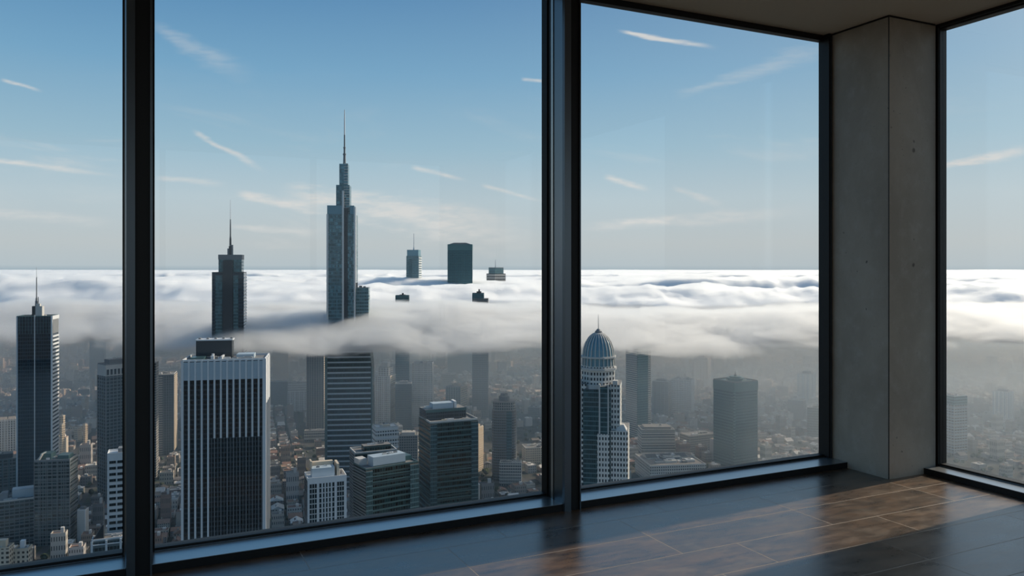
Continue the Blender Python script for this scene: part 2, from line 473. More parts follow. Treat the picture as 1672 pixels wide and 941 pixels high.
# long rolls of cloud with clear lanes between them; the lanes let the sun down on the city
def lane(a, b): return sstep((wd-a)/110)*sstep((b-wd)/110)
gap = np.maximum.reduce([lane(2430, 2900), lane(3200, 3650), lane(4000, 4400)])
s1 = (sstep((wd-2020)/200)**0.55)*(1-gap)
s2 = s1
mid = -108 + 16*(vn(FX/500, FY/500, 23)-.5) + 8*(vn(FX/150, FY/150, 24)-.5)
topz = mid + (top-mid)*s1
botz = mid - (14 + 14*vn(FX/200, FY/200, 25) + 8*vn(FX/60, FY/60, 26))*s2
botz = np.minimum(botz, topz-0.3)
lo = (topz-botz) < 1.0
def sheet_mesh(name, tz, bz, mat, skip=None):
    n = NR*NA
    v = np.zeros((2*n, 3), dtype=np.float32)
    v[:n,0] = FX.ravel(); v[:n,1] = FY.ravel(); v[:n,2] = tz.ravel()
    v[n:,0] = FX.ravel(); v[n:,1] = FY.ravel(); v[n:,2] = bz.ravel()
    idx = np.arange(n).reshape(NR, NA)
    a, b, c, d = idx[:-1,:-1], idx[:-1,1:], idx[1:,1:], idx[1:,:-1]
    keep = ~(lo[:-1,:-1] & lo[:-1,1:] & lo[1:,1:] & lo[1:,:-1])
    qt = np.stack([a,d,c,b], -1)[keep]; qb = np.stack([a,b,c,d], -1)[keep] + n
    qs = [qt[:, ::-1], qb[:, ::-1]]
    # side walls where kept cells border dropped ones
    kp = np.pad(keep, 1)
    for (di, dj, e0, e1) in ((-1,0,0,1), (1,0,2,3), (0,-1,3,0), (0,1,1,2)):
        nb = kp[1+di:kp.shape[0]-1+di, 1+dj:kp.shape[1]-1+dj]
        m = keep & ~nb
        cs = [a,b,c,d]
        p, q = cs[e0][m], cs[e1][m]
        qs.append(np.stack([p, q, q+n, p+n], -1)[:, ::-1])
    F = np.concatenate(qs)
    me = bpy.data.meshes.new(name)
    me.vertices.add(2*n); me.vertices.foreach_set('co', v.ravel())
    me.loops.add(F.size); me.loops.foreach_set('vertex_index', F.ravel().astype(np.int32))
    me.polygons.add(len(F)); me.polygons.foreach_set('loop_start', np.arange(0, F.size, 4, dtype=np.int32))
    me.polygons.foreach_set('loop_total', np.full(len(F), 4, dtype=np.int32))
    me.materials.append(mat); me.update(calc_edges=True); me.validate()
    o = bpy.data.objects.new(name, me); COL.objects.link(o)
    return o

def vol_mat(name, color, dens, g):
    m, nt, out = newmat(name)
    vs = nt.nodes.new('ShaderNodeVolumeScatter')
    vs.inputs['Color'].default_value = color + (1,); vs.inputs['Density'].default_value = dens; vs.inputs['Anisotropy'].default_value = g
    nt.links.new(vs.outputs[0], out.inputs['Volume'])
    return m
M_FOG = vol_mat('cloud_vapour', (1.0, 1.0, 1.0), 0.085, 0.5)
fog = sheet_mesh('fog', topz, botz, M_FOG)
tag(fog, 'white sea of low cloud spread over the city up to the horizon', 'fog', kind='stuff')

M_CORE, cnt, cout = newmat('dense_cloud')
dn = cnt.nodes.new('ShaderNodeBsdfDiffuse'); dn.inputs[0].default_value = (0.93,0.93,0.93,1)
cnt.links.new(dn.outputs[0], cout.inputs[0])
lo0 = lo; th = topz-botz
lo = th < 34
far_ = np.clip((R-2500)/4000, 0, 1)
core = sheet_mesh('fog_core', topz-(8-5*far_)*np.clip(th/60,0,1)-2, np.minimum(botz+11, topz-17), M_CORE)
core.parent = fog
lo = lo0

# the near roll of cloud: ragged vapour whose density is carved by noise
m, nt, out = newmat('ragged_vapour')
tc = nt.nodes.new('ShaderNodeTexCoord'); x, y, z = xyz(nt, tc.outputs['Object'])
big = noise(nt, combine(nt, x/520.0, y/420.0, 0.0), 1.0, 2.0, 0.5)
n = noise(nt, combine(nt, x/120.0, y/110.0, z/50.0), 1.0, 5.0, 0.62, 0.5)
zc = -101.0 + (big-0.5)*70.0
up = ((z-zc)/36.0).max(0.0); dnn = ((zc-z)/39.0).max(0.0)
vz = 1.0 - up*up - dnn*dnn
yw = y + (big-0.5)*260.0
fr = (yw - (z+135.0)*2.8 - x.smooth(-480, -640)*75.0).smooth(1205, 1300)*yw.smooth(1740, 1580)
dens = (vz*fr*1.2 + (n-0.5)*3.4*fr - 0.25).smooth(0.0, 0.55)*0.080*z.smooth(-170, -105, 0.10, 1.0)
vs = nt.nodes.new('ShaderNodeVolumeScatter'); vs.inputs['Color'].default_value = (1,1,1,1); vs.inputs['Anisotropy'].default_value = 0.55
nt.links.new(dens.sock, vs.inputs['Density']); nt.links.new(vs.outputs[0], out.inputs['Volume'])
m.cycles.volume_step_rate = 0.10
mb = MB(); mb.prism([(-1150,1180),(1150,1180),(1850,1930),(-1850,1930)], -178, -40)
tag(mb.build('fog', m), 'ragged near roll of white cloud wrapped round the two dark spired towers', 'fog', kind='stuff')

M_HAZE = vol_mat('ground_haze', (0.60,0.81,1.0), 0.00040, 0.70)
M_MIST = vol_mat('far_mist', (0.68,0.85,1.0), 0.0006, 0.45)
ms = MB().box(-9000, 9000, 1850, 13900, GZ+0.6, -141).build('haze', M_MIST)
tag(ms, 'pale mist thickening over the far city beneath the cloud', 'haze', kind='stuff')
ms = MB().box(320, 9500, 1050, 13800, GZ+0.7, -146).build('haze', vol_mat('lowland_mist', (0.88,0.94,1.0), 0.00045, 0.72))
tag(ms, 'brighter mist over the low suburbs towards the sun', 'haze', kind='stuff')
hz = MB().box(-9000, 9000, 1000, 14000, GZ+0.5, -142).build('haze', M_HAZE)
tag(hz, 'thin blue grey haze lying over the low city under the cloud', 'haze', kind='stuff')
# ------------------------------------------------------------------ facade materials
def facade(name, wall, glass, bay=3.2, fh=3.6, wx=0.6, wz=0.6, roof=(0.20,0.19,0.18), gm=0.35, gr=0.12, vary=0.5, wr=0.6, lit=0.0, metal=0.0, sc=1.45):
    """regular window grid on a wall; the pattern lives in the object's own metres"""
    bay *= sc; fh *= sc
    m, nt, out = newmat(name)
    tc = nt.nodes.new('ShaderNodeTexCoord')
    x, y, z = xyz(nt, tc.outputs['Object']); nx, ny, nz = xyz(nt, tc.outputs['Normal'])
    side = nx.abs().gt(0.7)
    h = x*(1-side) + y*side
    a = h/bay; b = z/fh
    mx = (a.fract()-0.5).abs().lt(wx/2); mz = (b.fract()-0.5).abs().lt(wz/2)
    isroof = nz.abs().gt(0.5)
    win = mx*mz*(1.0-isroof)
    r = white(nt, combine(nt, a.floor(), b.floor(), side*5.0))
    g0 = tuple(q*(1-vary*0.55) for q in glass); g1 = tuple(min(1, q*(1+vary*1.1)) for q in glass)
    gc = mixc(nt, r.pow(2.0), g0, g1)
    n = noise(nt, tc.outputs['Object'], 0.05, 5.0, 0.6)
    w0 = tuple(q*0.86 for q in wall); w1 = tuple(min(1, q*1.10) for q in wall)
    wc = mixc(nt, n, w0, w1)
    rn = noise(nt, tc.outputs['Object'], 0.25, 3.0, 0.6)
    rc = mixc(nt, rn, tuple(q*0.7 for q in roof), tuple(min(1,q*1.35) for q in roof))
    c = mixc(nt, win, wc, gc); c = mixc(nt, isroof, c, rc)
    p = principled(nt, out, c, win*(gr-wr) + wr, win*gm + (1.0-win)*(1.0-isroof)*metal, 0.5)
    return m

F_NAVY   = facade('navy_glass_wall', (0.022,0.045,0.065), (0.012,0.032,0.052), 2.2, 3.9, 0.86, 0.80, gm=0.5)
F_TEAL   = facade('teal_glass_wall', (0.10,0.17,0.19), (0.045,0.11,0.135), 1.6, 4.0, 0.86, 0.76, gm=0.6, gr=0.15)
F_TEAL2  = facade('pale_teal_glass_wall', (0.16,0.24,0.26), (0.06,0.14,0.165), 3.0, 4.2, 0.9, 0.55, gm=0.55)
F_SPIRE  = facade('spire_glass_wall', (0.12,0.20,0.23), (0.055,0.125,0.16), 2.0, 4.4, 0.84, 0.78, gm=0.65, gr=0.16, vary=0.7)
F_BAND   = facade('banded_office_wall', (0.28,0.33,0.34), (0.022,0.05,0.062), 60.0, 4.1, 1.0, 0.62, gm=0.4, vary=0.4)
F_BANDD  = facade('dark_banded_wall', (0.115,0.15,0.16), (0.020,0.042,0.052), 2.6, 4.1, 0.9, 0.62, gm=0.4, vary=0.8)
F_GREEN  = facade('green_office_wall', (0.045,0.08,0.08), (0.010,0.030,0.033), 2.4, 4.4, 0.88, 0.66, gm=0.4, vary=1.2)
F_PALEW  = facade('pale_tower_wall', (0.85,0.86,0.86), (0.30,0.33,0.36), 3.4, 3.6, 0.4, 0.5, gm=0.1, vary=0.3)
F_GRID   = facade('white_grid_wall', (0.64,0.62,0.59), (0.035,0.045,0.055), 2.9, 3.5, 0.62, 0.60, gm=0.2, vary=0.6)
F_GRIDB  = facade('grey_grid_wall', (0.28,0.275,0.265), (0.035,0.05,0.06), 2.9, 3.4, 0.62, 0.58, gm=0.2, vary=0.6)
F_BROWN  = facade('brown_apartment_wall', (0.17,0.145,0.13), (0.035,0.04,0.045), 2.6, 3.2, 0.62, 0.55, gm=0.2, vary=0.9)
F_BEIGE  = facade('beige_apartment_wall', (0.56,0.49,0.40), (0.07,0.07,0.07), 3.0, 3.2, 0.5, 0.5, gm=0.1, vary=0.7)
F_SLATE  = facade('slate_office_wall', (0.065,0.085,0.10), (0.03,0.05,0.065), 1.8, 3.8, 0.7, 0.72, gm=0.4)
F_STRIPE = facade('dark_strip_wall', (0.020,0.030,0.037), (0.006,0.014,0.020), 1.35, 3.7, 0.8, 0.66, gm=0.3, vary=1.0)
F_LOW = facade('low_shaft_wall', (0.05,0.08,0.09), (0.018,0.045,0.055), 2.6, 4.68, 0.9, 0.84, gm=0.35, vary=0.9, sc=1.0)
F_DOME   = facade('pale_stone_wall', (0.62,0.61,0.58), (0.04,0.055,0.07), 2.5, 4.4, 0.5, 0.56, gm=0.2, vary=0.8)
F_BALC   = facade('balcony_wall', (0.36,0.35,0.335), (0.07,0.08,0.088), 30.0, 3.3, 1.0, 0.56, gm=0.1, vary=0.3)
F_TGRID  = facade('teal_grid_wall', (0.15,0.18,0.19), (0.035,0.06,0.07), 4.2, 3.5, 0.84, 0.68, gm=0.4, vary=0.9)
F_RED    = facade('brick_wall', (0.26,0.155,0.115), (0.05,0.05,0.055), 3.0, 3.2, 0.42, 0.5, roof=(0.22,0.15,0.12), gm=0.1)
P_WHITE = plain('white_panel', (0.66,0.67,0.68), 0.5, 0, 0.4, 0.06, 0.2)
P_PALE  = plain('pale_stone', (0.52,0.51,0.49), 0.7, 0, 0.3, 0.08, 0.2)
P_BLUEW = plain('pale_blue_panel', (0.42,0.50,0.56), 0.45, 0.1, 0.5, 0.06, 0.2)
P_GREY  = plain('grey_panel', (0.20,0.21,0.22), 0.6, 0.1, 0.4, 0.1, 0.2)
P_DARK  = plain('dark_panel', (0.035,0.045,0.055), 0.45, 0.3, 0.5, 0.1, 0.2)
P_STEEL = plain('steel_mast', (0.50,0.51,0.53), 0.35, 0.7, 0.5, 0.05, 0.5)
P_ROOF  = plain('roof_gravel', (0.24,0.22,0.20), 0.9, 0, 0.2, 0.3, 0.2)
P_COPPER= plain('blue_copper', (0.13,0.26,0.32), 0.4, 0.35, 0.5, 0.12, 0.3)
P_TEALM = plain('teal_metal', (0.085,0.165,0.18), 0.35, 0.5, 0.5, 0.1, 0.3)
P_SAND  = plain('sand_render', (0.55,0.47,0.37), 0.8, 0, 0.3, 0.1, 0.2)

# ------------------------------------------------------------------ placing by what the eye measures, building in metres
FOOT = []     # footprints: centre, half diagonal
RECT = []     # screen extents, used only to decide which small houses can be seen at all
def site(x0, xs, x1, D, roofy, side='R', k=1.0):
    t0, ts, t1 = [(q-CX)/F_PX for q in (x0, xs, x1)]
    P = Vector((ts*D, D)); r = P.normalized(); q = Vector((r.y, -r.x))
    def solve(rho):
        c, s = math.cos(rho), math.sin(rho)
        if side == 'R':
            a = -q*c + r*s; b = r*c + q*s; tf, tb = t0, t1
        else:
            a = q*c + r*s; b = r*c - q*s; tf, tb = t1, t0
        def ln(e, t):
            den = e.x - t*e.y
            return (t*P.y - P.x)/den if abs(den) > 1e-9 else 1e9
        w, d = ln(a, tf), ln(b, tb)
        if d <= 0: d = 1e9
        return a, b, w, d
    if abs((x1-xs) if side == 'R' else (xs-x0)) < 0.5:
        a, b, w, d = solve(math.radians(2.0)); d = k*w
    else:
        lo_, hi_ = math.radians(0.2), math.radians(80)
        for _ in range(50):
            mid_ = (lo_+hi_)/2; a, b, w, d = solve(mid_)
            if d > k*w: lo_ = mid_
            else: hi_ = mid_
    xa = -a if side == 'R' else a
    ctr = P + a*(w/2) + b*(d/2)
    h = CAMZ - (roofy-HY)*D/F_PX - GZ
    FOOT.append((ctr.x, ctr.y, math.hypot(w, d)/2))
    RECT.append((x0, x1, roofy, D))
    return dict(loc=(ctr.x, ctr.y, GZ), rz=math.atan2(xa.y, xa.x), w=w, d=d, h=h, s=D/F_PX)

def root(name, st, label, cat, group=None):
    return empty(name, st['loc'], st['rz'], label=label, cat=cat, group=group)

rnd = random.Random(11)
def parapet(p, w, d, z, mat, t=0.8, h=1.6):
    mb = MB()
    mb.box(-w/2,w/2,-d/2,-d/2+t,z,z+h).box(-w/2,w/2,d/2-t,d/2,z,z+h).box(-w/2,-w/2+t,-d/2+t,d/2-t,z,z+h).box(w/2-t,w/2,-d/2+t,d/2-t,z,z+h)
    return mb.build('parapet', mat, p)
def roof_units(p, w, d, z, n, cx=0, cy=0, mats=None, seed=0, hmax=4.0):
    r = random.Random(seed)
    for i in range(n):
        ww, dd, hh = r.uniform(.08,.22)*w, r.uniform(.08,.2)*d, r.uniform(1.4, hmax)
        x = cx + r.uniform(-.36,.36)*(w-ww); y = cy + r.uniform(-.36,.36)*(d-dd)
        mb = MB().box(x-ww/2, x+ww/2, y-dd/2, y+dd/2, z, z+hh)
        u = mb.build('rooftop_unit', (mats or [P_PALE, P_GREY, P_WHITE])[i % 3], p)
        if i % 2: MB().cyl(x, y, min(ww,dd)*.3, z+hh, z+hh+0.8, 8).build('fan_cowl', P_GREY, u)
        else: MB().box(x-ww*.35, x+ww*.35, y-dd*.1, y+dd*.1, z+hh, z+hh+0.5).build('duct', P_GREY, u)
def ribs(p, w, d, z0, z1, n, rw, rd, mat, sides='FRL', name='vertical_ribs', nside=None):
    mb = MB()
    for i in range(n+1):
        x = -w/2 + w*i/n
        if 'F' in sides: mb.box(x-rw/2, x+rw/2, -d/2-rd, -d/2, z0, z1)
    m = nside or max(2, int(n*d/w))
    for i in range(m+1):
        y = -d/2 + d*i/m
        if 'R' in sides: mb.box(w/2, w/2+rd, y-rw/2, y+rw/2, z0, z1)
        if 'L' in sides: mb.box(-w/2-rd, -w/2, y-rw/2, y+rw/2, z0, z1)
    return mb.build(name, mat, p)
def bands(p, w, d, z0, z1, step, bh, bd, mat, sides='FRL', name='spandrel_cladding', x0=None, x1=None):
    mb = MB(); z = z0
    a = -w/2 if x0 is None else x0; b = w/2 if x1 is None else x1
    while z < z1:
        if 'F' in sides: mb.box(a, b, -d/2-bd, -d/2, z, z+bh)
        if 'R' in sides: mb.box(w/2, w/2+bd, -d/2-bd, d/2, z, z+bh)
        if 'L' in sides: mb.box(-w/2-bd, -w/2, -d/2-bd, d/2, z, z+bh)
        z += step
    return mb.build(name, mat, p)
def mast(p, x, y, z0, prof, name='mast', mat=None, n=8):
    mb = MB().lathe([(r, z0+z) for r, z in prof], x, y, n)
    return mb.build(name, mat or P_STEEL, p)
def body(p, w, d, z0, z1, mat, name='body', cx=0, cy=0):
    return MB().box(cx-w/2, cx+w/2, cy-d/2, cy+d/2, z0, z1).build(name, mat, p)

# ================================================================== the towers standing out of the cloud
# 1. tallest: stepped glass shaft with spire, long banded lower body
st = site(533, 607, 611, 1430, 336, 'R', 0.85)
t = root('skyscraper', st, 'tallest stepped glass skyscraper with a long spire, rising through the cloud', 'skyscraper')
s = st['s']; w, d, H = st['w'], st['d'], st['h']
X = lambda px_: -w/2 + (px_-533)*w/(607-533)       # metres across the front for a photo column
Z = lambda py: CAMZ - (py-HY)*1430/F_PX - GZ        # metres above the street for a photo row
f0 = -d/2
MB().prism([(X(531),f0),(X(609),f0),(X(609),d/2),(X(531),d/2)], 0, Z(600), [(X(533),f0),(X(607),f0),(X(607),d/2),(X(533),d/2)])\
    .prism([(X(533),f0),(X(607),f0),(X(607),d/2),(X(533),d/2)], Z(600), Z(556), [(X(534),f0),(X(602),f0),(X(602),d/2),(X(534),d/2)]).build('lower_body', F_LOW, t)
mb = MB(); z = 6.0
while z < Z(575): mb.box(X(533.5), X(605.5), f0-1.3, f0, z, z+2.3); z += 9.2*s*.92
mb.build('spandrel_cladding', P_BLUEW, t)
MB().box(X(530.5), X(534.5), f0-1.6, f0+4, 0, Z(560)).box(X(606),X(608),f0-1.2,f0+3,0,Z(600)).build('corner_ribs', P_TEALM, t)
MB().box(X(534), X(580), f0+1, f0+48*s, Z(556), Z(350)).build('shaft', F_SPIRE, t)
MB().box(X(533), X(536), f0, f0+20, Z(556), Z(350)).box(X(577.5), X(580.3), f0, f0+20, Z(556), Z(338)).build('edge_ribs', P_STEEL, t)
MB().box(X(534), X(558), f0+1, f0+46*s, Z(350), Z(336)).box(X(571), X(578), f0+1, f0+46*s, Z(350), Z(336)).build('crown_screen', P_COPPER, t)
MB().box(X(558.5), X(561.5), f0-1.5, f0+30, Z(556), Z(312)).build('rib', P_STEEL, t)
MB().box(X(561.5), X(567.5), f0-0.8, f0+30, Z(556), Z(340)).build('recess_channel', P_DARK, t)
MB().box(X(548), X(570), f0+6*s, f0+36*s, Z(350), Z(302)).build('upper_tier', F_SPIRE, t)
MB().box(X(553), X(567), f0+9*s, f0+30*s, Z(302), Z(267)).build('top_tier', F_SPIRE, t)
mb = MB()
for i in range(8): mb.box(X(560.5), X(567.2), f0+8.4*s, f0+9*s, Z(300)+i*4.6*s, Z(300)+i*4.6*s+1.6)
mb.build('slab_slats', P_PALE, t); mb = MB()
for i in range(11): mb.box(X(560.5), X(570.3), f0+5.4*s, f0+6*s, Z(348)+i*4.2*s, Z(348)+i*4.2*s+1.4)
mb.build('slab_slats', P_PALE, t)
mast(t, X(561.2), f0+12*s, Z(300), [(2.6*s,0),(2.4*s,Z(267)-Z(300)),(1.9*s,Z(255)-Z(300)),(1.9*s,Z(252)-Z(300)),(2.6*s,Z(252)-Z(300)),(2.6*s,Z(250)-Z(300)),(1.5*s,Z(250)-Z(300)),(1.5*s,Z(241)-Z(300)),(2.1*s,Z(241)-Z(300)),(2.1*s,Z(239.5)-Z(300)),(1.2*s,Z(239)-Z(300)),(1.1*s,Z(219)-Z(300))], 'spire', P_GREY)
mast(t, X(561.2), f0+12*s, Z(219), [(1.0*s,0),(0.9*s,Z(195)-Z(219)),(0.5*s,Z(178)-Z(219))], 'spire_tip', P_WHITE)
MB().box(X(580.3), X(601), f0+10, f0+40*s, Z(556), Z(470)).build('side_wing', F_TEAL2, t)
MB().box(X(580.3), X(583), f0+12, f0+16, Z(470), Z(462)).box(X(585),X(590),f0+14,f0+20,Z(470),Z(467)).box(X(592),X(596),f0+14,f0+20,Z(470),Z(468)).build('rooftop_unit', P_GREY, t)

# 2. dark shouldered tower with needle
st = site(346, 398, 402.5, 1345, 446, 'R', 0.8); D_ = 1345
t = root('skyscraper', st, 'dark blue shouldered tower with a needle mast, standing waist-deep in cloud', 'skyscraper')
w, d, s = st['w'], st['d'], st['s']
X = lambda px_: -w/2 + (px_-346)*w/52.0
Z = lambda py: CAMZ - (py-HY)*D_/F_PX - GZ
body(t, w, d, 0, Z(446), F_NAVY)
MB().box(X(351.5), X(363), -d/2-0.8, -d/2, 60, Z(450)).box(X(381), X(389), -d/2-0.8, -d/2, 60, Z(450)).build('glass_bay', F_TEAL, t)
MB().box(X(364), X(380), -d/2-2.2, -d/2+6, 40, Z(425)).build('dark_fin', P_DARK, t)
MB().box(X(356), X(394), -d/2+5, d/2-5, Z(446), Z(417)).build('upper_tier', F_TEAL, t)
MB().box(X(356)-.5, X(394)+.5, -d/2+4.6, d/2-4.6, Z(424), Z(417)+1).build('crown_band', P_GREY, t)
bands(t, w, d, 30, Z(448), 5.2, 2.6, 0.7, P_WHITE, 'R', 'side_slats')
parapet(t, w, d, Z(446), P_DARK)
MB().box(X(370), X(376), -d/2+8, -d/2+16, Z(417), Z(406)).box(X(374), X(379), -d/2+8, -d/2+14, Z(417), Z(400)).build('penthouse', P_GREY, t)
mast(t, X(374.8), -d/2+10, Z(417), [(2.8*s,0),(2.6*s,Z(402)-Z(417)),(1.7*s,Z(402)-Z(417)),(1.5*s,Z(390)-Z(417)),(1.0*s,Z(385)-Z(417)),(.9*s,Z(368)-Z(417)),(0.7*s,Z(358)-Z(417))], 'mast', P_DARK)
mast(t, X(374.8), -d/2+10, Z(358), [(.5*s,0),(.25*s,Z(326)-Z(358))], 'mast_tip', P_WHITE)

# 3-5. distant trio behind
D_ = 3000
Z = lambda py: CAMZ - (py-HY)*D_/F_PX - GZ
st = site(662.5, 684, 689, D_, 418, 'R', 0.9); w, d, s = st['w'], st['d'], st['s']
t = root('skyscraper', st, 'slim hazy blue tower with a thin antenna, beside the broad flat-topped one', 'skyscraper')
MB().prism([(-w/2,-d/2),(w/2,-d/2),(w/2,d/2),(-w/2,d/2)], 0, Z(418), [(-w/2*.93,-d/2*.93),(w/2*.93,-d/2*.93),(w/2*.93,d/2*.93),(-w/2*.93,d/2*.93)]).build('body', F_TEAL2, t)
body(t, w*.86, d*.8, Z(418), Z(408), P_COPPER, 'crown')
MB().box(-w*.30, -w*.05, -d/2-1, -d/2, 100, Z(424)).build('glass_bay', F_TEAL, t)
bands(t, w*.95, d*.95, 150, Z(420), 9, 4, 1.6, P_WHITE, 'R', 'side_slats')
mast(t, 0, 0, Z(408), [(1.6*s,0),(1.2*s,4*s),(.7*s,4*s),(.35*s,Z(381)-Z(408))])
st = site(731, 771, 771, 2960, 398, 'R', 0.8); w, d, s = st['w'], st['d'], st['s']; D_ = 2960
t = root('skyscraper', st, 'broad flat-topped blue grey slab tower rising out of the cloud', 'skyscraper')
MB().box(-w/2, w/2, -d/2, d/2, 0, Z(400)).build('body', F_TEAL, t)
MB().box(-w/2-.6, w/2+.6, -d/2-.6, d/2+.6, Z(409), Z(399)).build('crown_band', P_TEALM, t)
MB().prism([(-w*.44,-d/2),(w*.44,-d/2),(w*.44,d/2),(-w*.44,d/2)], Z(399), Z(396.5), [(-w*.25,-d/2),(w*.25,-d/2),(w*.25,d/2),(-w*.25,d/2)]).build('penthouse', P_GREY, t)
ribs(t, w, d, 200, Z(410), 12, 1.2, 0.8, P_TEALM, 'F')
st = site(794.5, 808, 825.5, 3300, 448, 'L', 1.2); w, d, s = st['w'], st['d'], st['s']; D_ = 3300
t = root('skyscraper', st, 'pale squared tower with a stepped top, just clear of the cloud', 'skyscraper')
body(t, w, d, 0, Z(447), F_GRIDB)
bands(t, w, d, 250, Z(450), 12, 4.2, 1.4, P_PALE, 'FL')
body(t, w*.78, d*.78, Z(447), Z(438), F_TEAL2, 'upper_tier')
parapet(t, w*.78, d*.78, Z(438), P_GREY, 2, 3)
mast(t, -3, 0, Z(438), [(1.0*s,0),(.7*s,4*s),(.3*s,Z(424)-Z(438))])
# 6-7. low tops just breaking the surface
D_ = 2090
Z = lambda py: CAMZ - (py-HY)*D_/F_PX - GZ
st = site(645.5, 668, 668, D_, 485, 'R', 0.9); w, d, s = st['w'], st['d'], st['s']
t = root('office_tower', st, 'top of a small tower just breaking the cloud below the slim antenna tower', 'office tower')
body(t, w, d, 0, Z(484), F_TEAL); parapet(t, w, d, Z(484), P_TEALM, 1.5, 2.5)
MB().box(-w*.2, w*.22, -d*.2, d*.2, Z(484), Z(481.5)).cyl(w*.02, 0, 2.5, Z(481.5), Z(479), 8).build('penthouse', P_DARK, t)
st = site(771, 797, 797, D_+10, 487, 'R', 0.9); w, d, s = st['w'], st['d'], st['s']
t = root('office_tower', st, 'stepped tower top sinking in the cloud beneath the broad slab tower', 'office tower')
body(t, w, d, 0, Z(488), F_GRIDB)
MB().box(-w/2, w*.23, -d/2, d/2, Z(488), Z(479)).build('upper_tier', F_TEAL, t)
MB().box(-w*.24, w*.05, -d*.2, d*.2, Z(479), Z(476.5)).cyl(-w*.08, 0, 2.2, Z(476.5), Z(473), 8).build('penthouse', P_DARK, t)

# ================================================================== left window
# 8. tall navy tower with white slatted flank
D_ = 1235
Z = lambda py: CAMZ - (py-HY)*D_/F_PX - GZ
st = site(27, 85, 95.5, D_, 517, 'R', 0.75); w, d, s = st['w'], st['d'], st['s']
X = lambda px_: -w/2 + (px_-27)*w/58.0
t = root('skyscraper', st, 'tall navy glass tower with a white slatted flank and mast', 'skyscraper')
body(t, w, d, 0, Z(517), F_NAVY)
MB().box(X(55.8), X(57.2), -d/2-0.9, -d/2, 0, Z(514)).build('centre_rib', P_WHITE, t)
MB().box(X(27)-.2, X(29), -d/2-0.7, -d/2+.5, 0, Z(517)).build('edge_rib', P_BLUEW, t)
MB().box(w/2-1.6, w/2+.5, -d/2-0.8, -d/2+1.6, 0, Z(516)).build('corner_rib', P_WHITE, t)
bands(t, w, d, 12, Z(545), 6.4*s, 3.0*s, 0.9, P_WHITE, 'R', 'side_slats')
MB().box(w/2, w/2+1.0, -d/2, d/2, Z(522), Z(516)).build('flank_cap', P_WHITE, t)
MB().box(w/2, w/2+.6, -d/2+2, d/2-2, Z(545), Z(522)).build('flank_louver', P_GREY, t)
ribs(t, w, d, Z(545), Z(517)+.8, 12, 0.5, 0.4, P_TEALM, 'F')
parapet(t, w, d, Z(517), P_TEALM, 1, 1.4)
MB().box(X(51), X(57), -d/2+3, -d/2+12, Z(517), Z(500)).build('penthouse', P_DARK, t)
MB().box(X(57), X(68), -d/2+2, -d/2+14, Z(517), Z(500)).box(X(58), X(64), -d/2+3, -d/2+10, Z(500), Z(496)).build('lift_house', P_PALE, t)
roof_units(t, w*.9, d*.8, Z(517), 7, seed=3, hmax=2.5)
mast(t, X(57.7), -d/2+6, Z(500), [(2.4*s,0),(2.2*s,8*s),(1.6*s,9*s),(1.5*s,13*s),(.9*s,14*s),(.8*s,30*s),(.75*s,47*s)], 'mast', P_GREY)
mast(t, X(57.7), -d/2+6, Z(453), [(.45*s,0),(.3*s,16*s)], 'mast_tip', P_WHITE)
MB().box(X(60.5), X(61.5), -d/2+4, -d/2+5, Z(496), Z(485)).build('aerial', P_GREY, t)

# 9. big dark gridded block in front of it
D_ = 1150
Z = lambda py: CAMZ - (py-HY)*D_/F_PX - GZ
st = site(56, 114, 127, D_, 752, 'R', 0.7); w, d, s = st['w'], st['d'], st['s']
X = lambda px_: -w/2 + (px_-56)*w/58.0
t = root('apartment_building', st, 'dark gridded high-rise block in front of the navy tower with white flank', 'high-rise')
body(t, w, d, 0, Z(752), F_TGRID)
bands(t, w, d, 10, Z(756), 8.6*s, 1.0*s, 0.8, P_GREY, 'FR')
ribs(t, w, d, 0, Z(752), 6, 0.9*s, 1.1, P_GREY, 'F')
parapet(t, w, d, Z(752), P_GREY, 1, 2)
MB().box(-w*.42, -w*.1, -d*.2, d*.4, Z(752), Z(742)).box(w*.1, w*.42, -d*.3, d*.3, Z(752), Z(745)).build('penthouse', P_TEALM, t)
MB().prism([(-w*.46,-d*.42),(-w*.40,-d*.42),(-w*.40,d*.1),(-w*.46,d*.1)], Z(752), Z(741), [(-w*.34,-d*.42),(-w*.30,-d*.42),(-w*.30,d*.1),(-w*.34,d*.1)]).build('roof_screen', P_PALE, t)
roof_units(t, w, d, Z(752)+.2, 6, seed=5, hmax=3)
st = site(-42, 55, 55, D_+2, 806, 'R', 0.45); w, d = st['w'], st['d']
t = root('apartment_building', st, 'long lower wing joined to the left of the dark gridded block', 'apartment building')
body(t, w, d, 0, Z(815), F_TGRID)
bands(t, w, d, 8, Z(818), 8.6*s, 1.0*s, 0.8, P_GREY, 'F')
MB().box(w*.12, w*.49, -d*.1, d*.45, Z(815), Z(801)).build('penthouse', P_BLUEW, t)
MB().prism([(-w*.2,-d*.3),(w*.05,-d*.3),(w*.05,d*.3),(-w*.2,d*.3)], Z(815), Z(803), [(-w*.05,-d*.2),(w*.05,-d*.2),(w*.05,d*.2),(-w*.05,d*.2)]).build('sloped_roof', P_GREY, t)
parapet(t, w, d, Z(815), P_PALE, 1, 2); roof_units(t, w*.9, d, Z(815), 7, seed=8, hmax=3)
